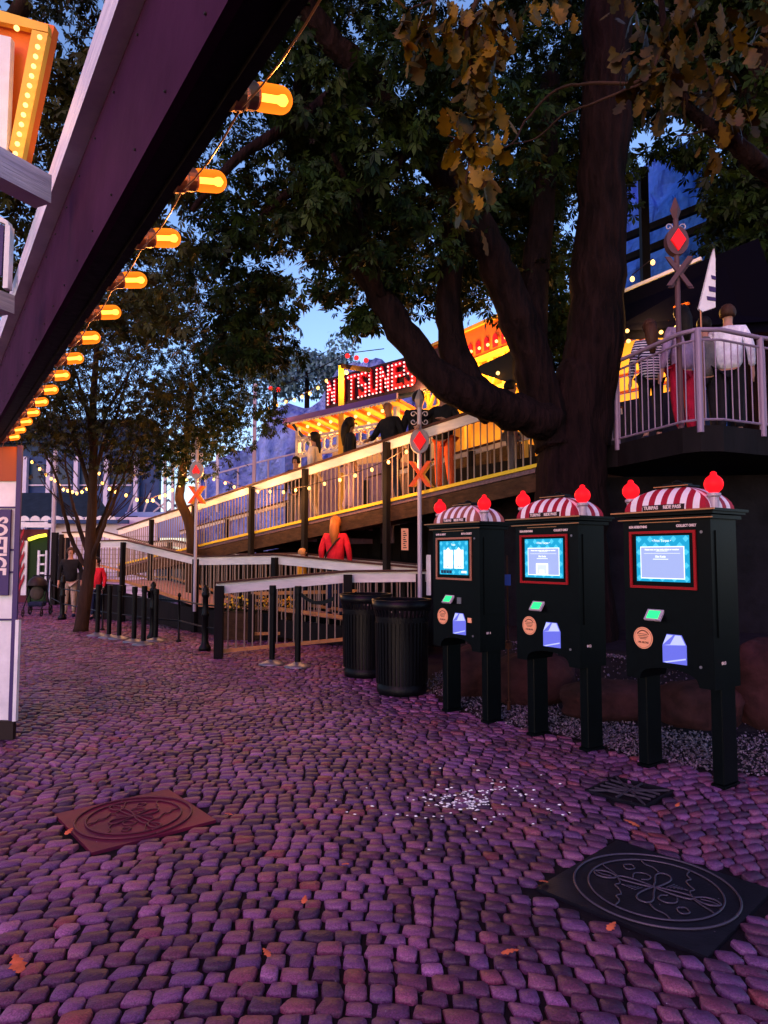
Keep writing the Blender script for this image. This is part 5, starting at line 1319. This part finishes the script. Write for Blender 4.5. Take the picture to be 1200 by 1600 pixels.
# --- second tree with bent stem between ramps
s2 = thing('ramp_tree', 'tree with bent stem growing between the lower and upper ramps', 'tree', (0, 0, 0)); D2 = 16.0
b = B(); g = P(300, 880, D2); limb(b, [Vector((g.x, g.y, 0)), P(300, 845, D2), P(293, 810, D2), P(281, 780, D2), P(285, 740, D2), P(292, 680, D2), P(300, 600, D2)], .14, .07, 10, .02)
limb(b, wpts([(285, 745, D2), (310, 690, D2), (350, 640, D2)]), .06, .02, 6); b.make('trunk', M['bark_brown'], s2, smooth=True)
grow([(230, 350, 570, 735, 14.2, 17.5, 85, .38), (345, 400, 560, 690, 14, 16, 26, .30), (395, 430, 630, 680, 14, 16, 6, .2), (300, 430, 500, 590, 14, 17, 38, .40)], 36, .12, 'palmate', M['leaf_dark'], 'crown', s2)
# distant bluish trees
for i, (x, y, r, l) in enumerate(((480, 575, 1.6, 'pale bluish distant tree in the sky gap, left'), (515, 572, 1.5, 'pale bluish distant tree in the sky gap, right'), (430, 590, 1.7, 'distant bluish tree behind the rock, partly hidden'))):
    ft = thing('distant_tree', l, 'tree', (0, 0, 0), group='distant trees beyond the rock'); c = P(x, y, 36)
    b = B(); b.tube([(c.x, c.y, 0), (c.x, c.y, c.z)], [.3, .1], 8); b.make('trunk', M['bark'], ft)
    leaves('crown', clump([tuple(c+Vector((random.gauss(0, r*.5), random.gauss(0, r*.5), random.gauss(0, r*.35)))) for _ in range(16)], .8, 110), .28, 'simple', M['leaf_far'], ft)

# ============================================================ PEOPLE
def skin_mesh(verts, edges, radii, root=0, sub=1):
    me = bpy.data.meshes.new('sk'); me.from_pydata(verts, edges, []); o = bpy.data.objects.new('sk', me); COL.objects.link(o)
    md = o.modifiers.new('s', 'SKIN'); md.use_smooth_shade = True
    for i, r in enumerate(radii):
        sv = me.skin_vertices[0].data[i]; rr = r if isinstance(r, tuple) else (r, r); sv.radius = rr; sv.use_root = (i == root)
    ss = o.modifiers.new('u', 'SUBSURF'); ss.levels = sub; ss.render_levels = sub
    bpy.context.view_layer.update(); dg = bpy.context.evaluated_depsgraph_get(); out = bpy.data.meshes.new_from_object(o.evaluated_get(dg))
    bpy.data.objects.remove(o); out.materials.clear(); return out
def person(label, loc, face, h=1.72, top='cloth_black', legs='cloth_navy', skin='skin', hair='hair_dark', hairstyle='short', lean=0.0, arms=None, skirt=False, strap=False, stripes=False, knees=0.0, head_turn=0.0, legm=None):
    """face: rotation about z; figure faces local -y. arms: dict L/R of (elbow, wrist) local points at scale 1.72"""
    t = thing('person', label, 'person', loc, face); s = h/1.72
    cl, sl_ = math.cos(lean), math.sin(lean)
    def up(x, y, z):     # torso points bend about the hips
        zz = z-.95; return (x*s, (y-zz*sl_)*s, (.95+zz*cl)*s)
    V = []; E = []; Rd = []
    def add(p, r, par=None):
        V.append(tuple(p)); Rd.append(tuple(x*s for x in r) if isinstance(r, tuple) else r*s)
        if par is not None: E.append((par, len(V)-1))
        return len(V)-1
    pel = add((0, 0, .93*s), (.09, .06)); wai = add(up(0, 0, 1.08), (.085, .06), pel); che = add(up(0, 0, 1.28), (.13, .085), wai); nb = add(up(0, .0, 1.43), (.08, .07), che)
    nk = add(up(0, -.01, 1.50), .052, nb); hd = [add(up(0, -.025, 1.56), (.066, .075), nk)]; hd.append(add(up(0, -.015, 1.63), (.077, .092), hd[0])); hd.append(add(up(0, -.005, 1.69), (.060, .072), hd[1]))
    A = arms or {}
    wr = {}
    for k, sx in (('L', -1), ('R', 1)):
        el, wt = A.get(k, ((sx*.25, .03, 1.13), (sx*.26, -.06, .88)))
        sh = add(up(sx*.175, 0, 1.39), .055, che); e = add(tuple(c*s for c in el), .042, sh); m_ = add(tuple((el[i]*.5+wt[i]*.5)*s for i in range(3)), .037, e); wv = add(tuple(c*s for c in wt), .026, m_)
        d = (Vector(wt)-Vector(el)).normalized(); pal = add(tuple((Vector(wt)+d*.07)*s), (.040, .020), wv); wr[k] = (Vector(wt), d)
        side = Vector((0, 1, 0)) if abs(d.z) > .6 else Vector((1, 0, 0)); up_ = d.cross(side).normalized()
        for q, (o_, l_) in enumerate(((-.030, .055), (-.010, .070), (.011, .066), (.030, .048))):
            f1 = add(tuple((Vector(wt)+d*(.085+l_*.5)+side*o_)*s), .009, pal); add(tuple((Vector(wt)+d*(.085+l_)+side*o_*1.1+Vector((0, 0, -.015)))*s), .008, f1)
        th_ = add(tuple((Vector(wt)+d*.05+side*(-.05))*s), .011, pal); add(tuple((Vector(wt)+d*.085+side*(-.065))*s), .009, th_)
    LEG = {}
    for k, sx in (('L', -1), ('R', 1)):
        hp = (sx*.085, .0, .86); kn = (sx*.095, -.02-knees*(1 if sx > 0 else .3), .49); an = (sx*.10, .03+(.05 if sx > 0 else -.03), .085)
        a = add(tuple(c*s for c in hp), .072, pel); bb = add(tuple(c*s for c in kn), .056, a); cc = add(tuple(c*s for c in an), .038, bb); add((an[0]*s, (an[1]-.15)*s, .035*s), (.042, .028), cc); LEG[k] = (hp, kn, an)
    body = link('body', skin_mesh(V, E, Rd), t, M[skin], True)
    # top garment
    V, E, Rd = [], [], []
    a = add((0, 0, .84*s), (.185, .145)); b1 = add(up(0, 0, 1.06), (.165, .13), a); c1 = add(up(0, 0, 1.28), (.185, .14), b1); d1 = add(up(0, 0, 1.42), (.10, .085), c1); add(up(0, -.005, 1.46), (.062, .062), d1)
    for k, sx in (('L', -1), ('R', 1)):
        el, wt = A.get(k, ((sx*.25, .03, 1.13), (sx*.26, -.06, .88)))
        sh = add(up(sx*.178, 0, 1.385), .073, c1); e = add(tuple(c*s for c in el), .058, sh); w2 = Vector(el).lerp(Vector(wt), .93); add(tuple(w2*s), .042, e)
    tm = link('top', skin_mesh(V, E, Rd), t, M[top], True)
    # legs
    if skirt:
        b = B(); b.lathe([(.20*s, .42*s), (.19*s, .6*s), (.17*s, .85*s), (.14*s, 1.02*s), (.10*s, 1.03*s)], 20); b.make('skirt', M[legs], t, smooth=True)
    else:
        V, E, Rd = [], [], []
        a = add((0, 0, .95*s), (.17, .13))
        for k, sx in (('L', -1), ('R', 1)):
            hp, kn, an = LEG[k]; x = add(tuple(c*s for c in hp), .102, a); y = add(tuple(c*s for c in kn), .075, x); add((an[0]*s, an[1]*s, .11*s), .060, y)
        link('trousers', skin_mesh(V, E, Rd), t, M[legs], True)
    for k in 'LR':
        hp, kn, an = LEG[k]; b = B(); b.ball((an[0]*s, (an[1]-.07)*s, .045*s), .05*s, 2, (.95, 2.5, .9)); b.make('shoe', M['cloth_navy'], t, smooth=True)
    # head details
    c = Vector(up(0, -.018, 1.625)); HR = .088*s
    Mh = Matrix.Translation(c) @ Matrix.Rotation(head_turn, 4, 'Z')
    b = B(); b.ball((0, 0, 0), .017*s, 1, (.8, 1.2, 1.4)); 
    for v in b.bm.verts: v.co = Mh @ (v.co+Vector((0, -.100*s, -.005*s)))
    b.make('nose', M[skin], t, smooth=True)
    b = B()
    for sx in (-1, 1):
        b.ball((sx*.033*s, -.088*s, .018*s), .010*s, 1)
    b.box(-.022*s, .022*s, -.095*s, -.080*s, -.046*s, -.038*s)
    for v in b.bm.verts: v.co = Mh @ v.co
    b.make('eyes_and_mouth', M['ink'], t)
    b = B()
    for sx in (-1, 1): b.ball((sx*.082*s, .0, 0), .022*s, 1, (.4, .8, 1.2))
    for v in b.bm.verts: v.co = Mh @ v.co
    b.make('ears', M[skin], t, smooth=True)
    if hairstyle != 'bald':
        b = B(); q = bmesh.ops.create_icosphere(b.bm, subdivisions=3, radius=1)
        for v in q['verts']:
            d = v.co.copy(); rr = .108+random.uniform(-.002, .002); v.co = Vector((d.x*rr*.93, d.y*rr*1.08+.012, d.z*rr*1.05+.012))*s
            if d.y < -.25 and d.z < .45: v.co.y = max(v.co.y, -.055*s); v.co *= .9
            if d.z < -.45: v.co.z = max(v.co.z, -.05*s) if hairstyle == 'short' else v.co.z
        if hairstyle in ('long', 'pony', 'hijab'):
            L2 = .40 if hairstyle != 'pony' else .30; w2 = .085 if hairstyle == 'long' else .05
            if hairstyle == 'hijab': w2 = .10
            b.tube([(0, .045*s, .02*s), (0, .085*s, -.08*s), (0, .10*s, -.2*s), (0, .11*s, -L2*s)], [.085*s, w2*1.05*s, w2*s, w2*.45*s], 12)
        for v in b.bm.verts: v.co = Mh @ v.co
        b.make('hair', M[hair], t, smooth=True)
    if strap:
        b = B(); b.tube([up(-.17, .02, 1.42), up(-.05, .135, 1.3), up(.12, .14, 1.08), up(.17, .05, .98)], .014*s, 6); b.make('bag_strap', M['ink'], t)
    return t
mat('stripe_top', (.6, .6, .7), .8)
sm = M['stripe_top'].node_tree; bs_ = sm.nodes['Principled BSDF']; tc_ = sm.nodes.new('ShaderNodeTexCoord'); wv_ = sm.nodes.new('ShaderNodeTexWave'); wv_.bands_direction = 'Z'; wv_.inputs['Scale'].default_value = 9.0; wv_.inputs['Distortion'].default_value = .2
cr_ = sm.nodes.new('ShaderNodeValToRGB'); cr_.color_ramp.interpolation = 'CONSTANT'; cr_.color_ramp.elements[0].color = (.015, .015, .04, 1); cr_.color_ramp.elements[1].position = .62; cr_.color_ramp.elements[1].color = (.55, .52, .62, 1)
sm.links.new(tc_.outputs['Object'], wv_.inputs[0]); sm.links.new(wv_.outputs['Fac'], cr_.inputs[0]); sm.links.new(cr_.outputs[0], bs_.inputs['Base Color'])
def on_deck(px, back):        # point on the upper ramp deck, 'back' m behind the near railing
    r = (px-600)/F; a = UA+un*back; t_ = (r*a.y-a.x)/(_e.x-r*_e.y); p = a+_e*t_; p.z -= 1.03; return p
fc = math.atan2(un.y, un.x)-PI/2     # facing the camera side of the ramp: local -y -> -un
railL = {'L': ((-.26, -.12, 1.12), (-.20, -.36, 1.06)), 'R': ((.26, -.12, 1.12), (.20, -.36, 1.06))}
person('woman in cream hoodie with dark ponytail standing on the upper ramp', on_deck(491, .3), fc-1.0, 1.78, 'cloth_cream', 'cloth_beige', hairstyle='pony', skin='skin')
person('person with long dark hair and black jacket standing on the upper ramp', on_deck(546, .3), fc+2.6, 1.80, 'cloth_black', 'cloth_mauve', hairstyle='long', skin='skin_dark')
person('small dark haired man in black farther down the ramp', on_deck(462, .8), fc+.5, 1.62, 'cloth_black', 'cloth_grey')
person('bald man in black leaning on the white ramp board with both hands', on_deck(612, .36), fc, 1.84, 'cloth_black', 'cloth_navy', hairstyle='bald', lean=.10, arms={'L': ((-.27, -.14, 1.15), (-.20, -.32, 1.07))}, skin='skin_dark')
person('dark haired man in black behind the diamond sign', on_deck(655, .6), fc+.9, 1.92, 'cloth_black', 'cloth_black', skin='skin', head_turn=.4)
person('person in black top and orange trousers leaning on the ramp', on_deck(695, .35), fc+.3, 1.70, 'cloth_black', 'cloth_orange', hairstyle='short', lean=.06, arms={'L': ((-.30, -.2, 1.2), (-.25, -.42, 1.08)), 'R': ((.30, -.05, 1.1), (.15, -.3, 1.15))})
person('dark figure sitting height behind the tree fork under the parasol', on_deck(800, 1.0), fc+2.2, 1.70, 'cloth_black', 'cloth_grey', skin='skin_dark')
# woman in red with child on the lower ramp
p = P(524, 880, 12.3); zf = .49
person('ginger haired woman in bright red jacket with a bag strap, seen from behind', (p.x, p.y, zf), R(180-12), 1.74, 'cloth_red', 'cloth_navy', hair='hair_ginger', hairstyle='long', strap=True)
p = P(472, 880, 12.9); person('small blond child whose head shows above the ramp board', (p.x, p.y, .45), R(110), 1.22, 'signal_yellow', 'cloth_navy', hair='hair_blond', arms={'L': ((-.3, -.1, 1.3), (-.5, -.2, 1.45)), 'R': ((.25, .0, 1.13), (.26, -.1, .9))})
# adult and child by the slender tree
p = G(108, 964); person('adult in black jacket and beige trousers behind the slender tree', p, R(20), 1.74, 'cloth_black', 'cloth_beige', hairstyle='short', hair='hair_brown')
p = G(149, 968); person('boy in bright red shirt and dark trousers beside the slender tree', p, R(-10), 1.50, 'cloth_red', 'cloth_navy', hairstyle='short')
# balcony people
def on_balc(px, d): v = P(px, 600, d); return (v.x, v.y, DZ)
person('woman in striped top and dark trousers at the balcony, seen from behind', on_balc(1017, 9.0), R(176), 1.62, 'stripe_top', 'cloth_black', hair='hair_brown', hairstyle='long')
person('person in mauve top and long red skirt at the balcony corner', on_balc(1068, 8.75), R(190), 1.72, 'cloth_mauve', 'cloth_redskirt', hairstyle='long', hair='hair_dark', skirt=False)
person('dark figure in grey between the red skirt and the white shirt', on_balc(1103, 8.9), R(160), 1.62, 'cloth_grey', 'cloth_black', hairstyle='short')
person('man in white shirt leaning on the balcony rail at the right', on_balc(1140, 8.75), R(150), 1.74, 'cloth_white', 'cloth_black', hairstyle='short', hair='hair_brown', lean=.06)
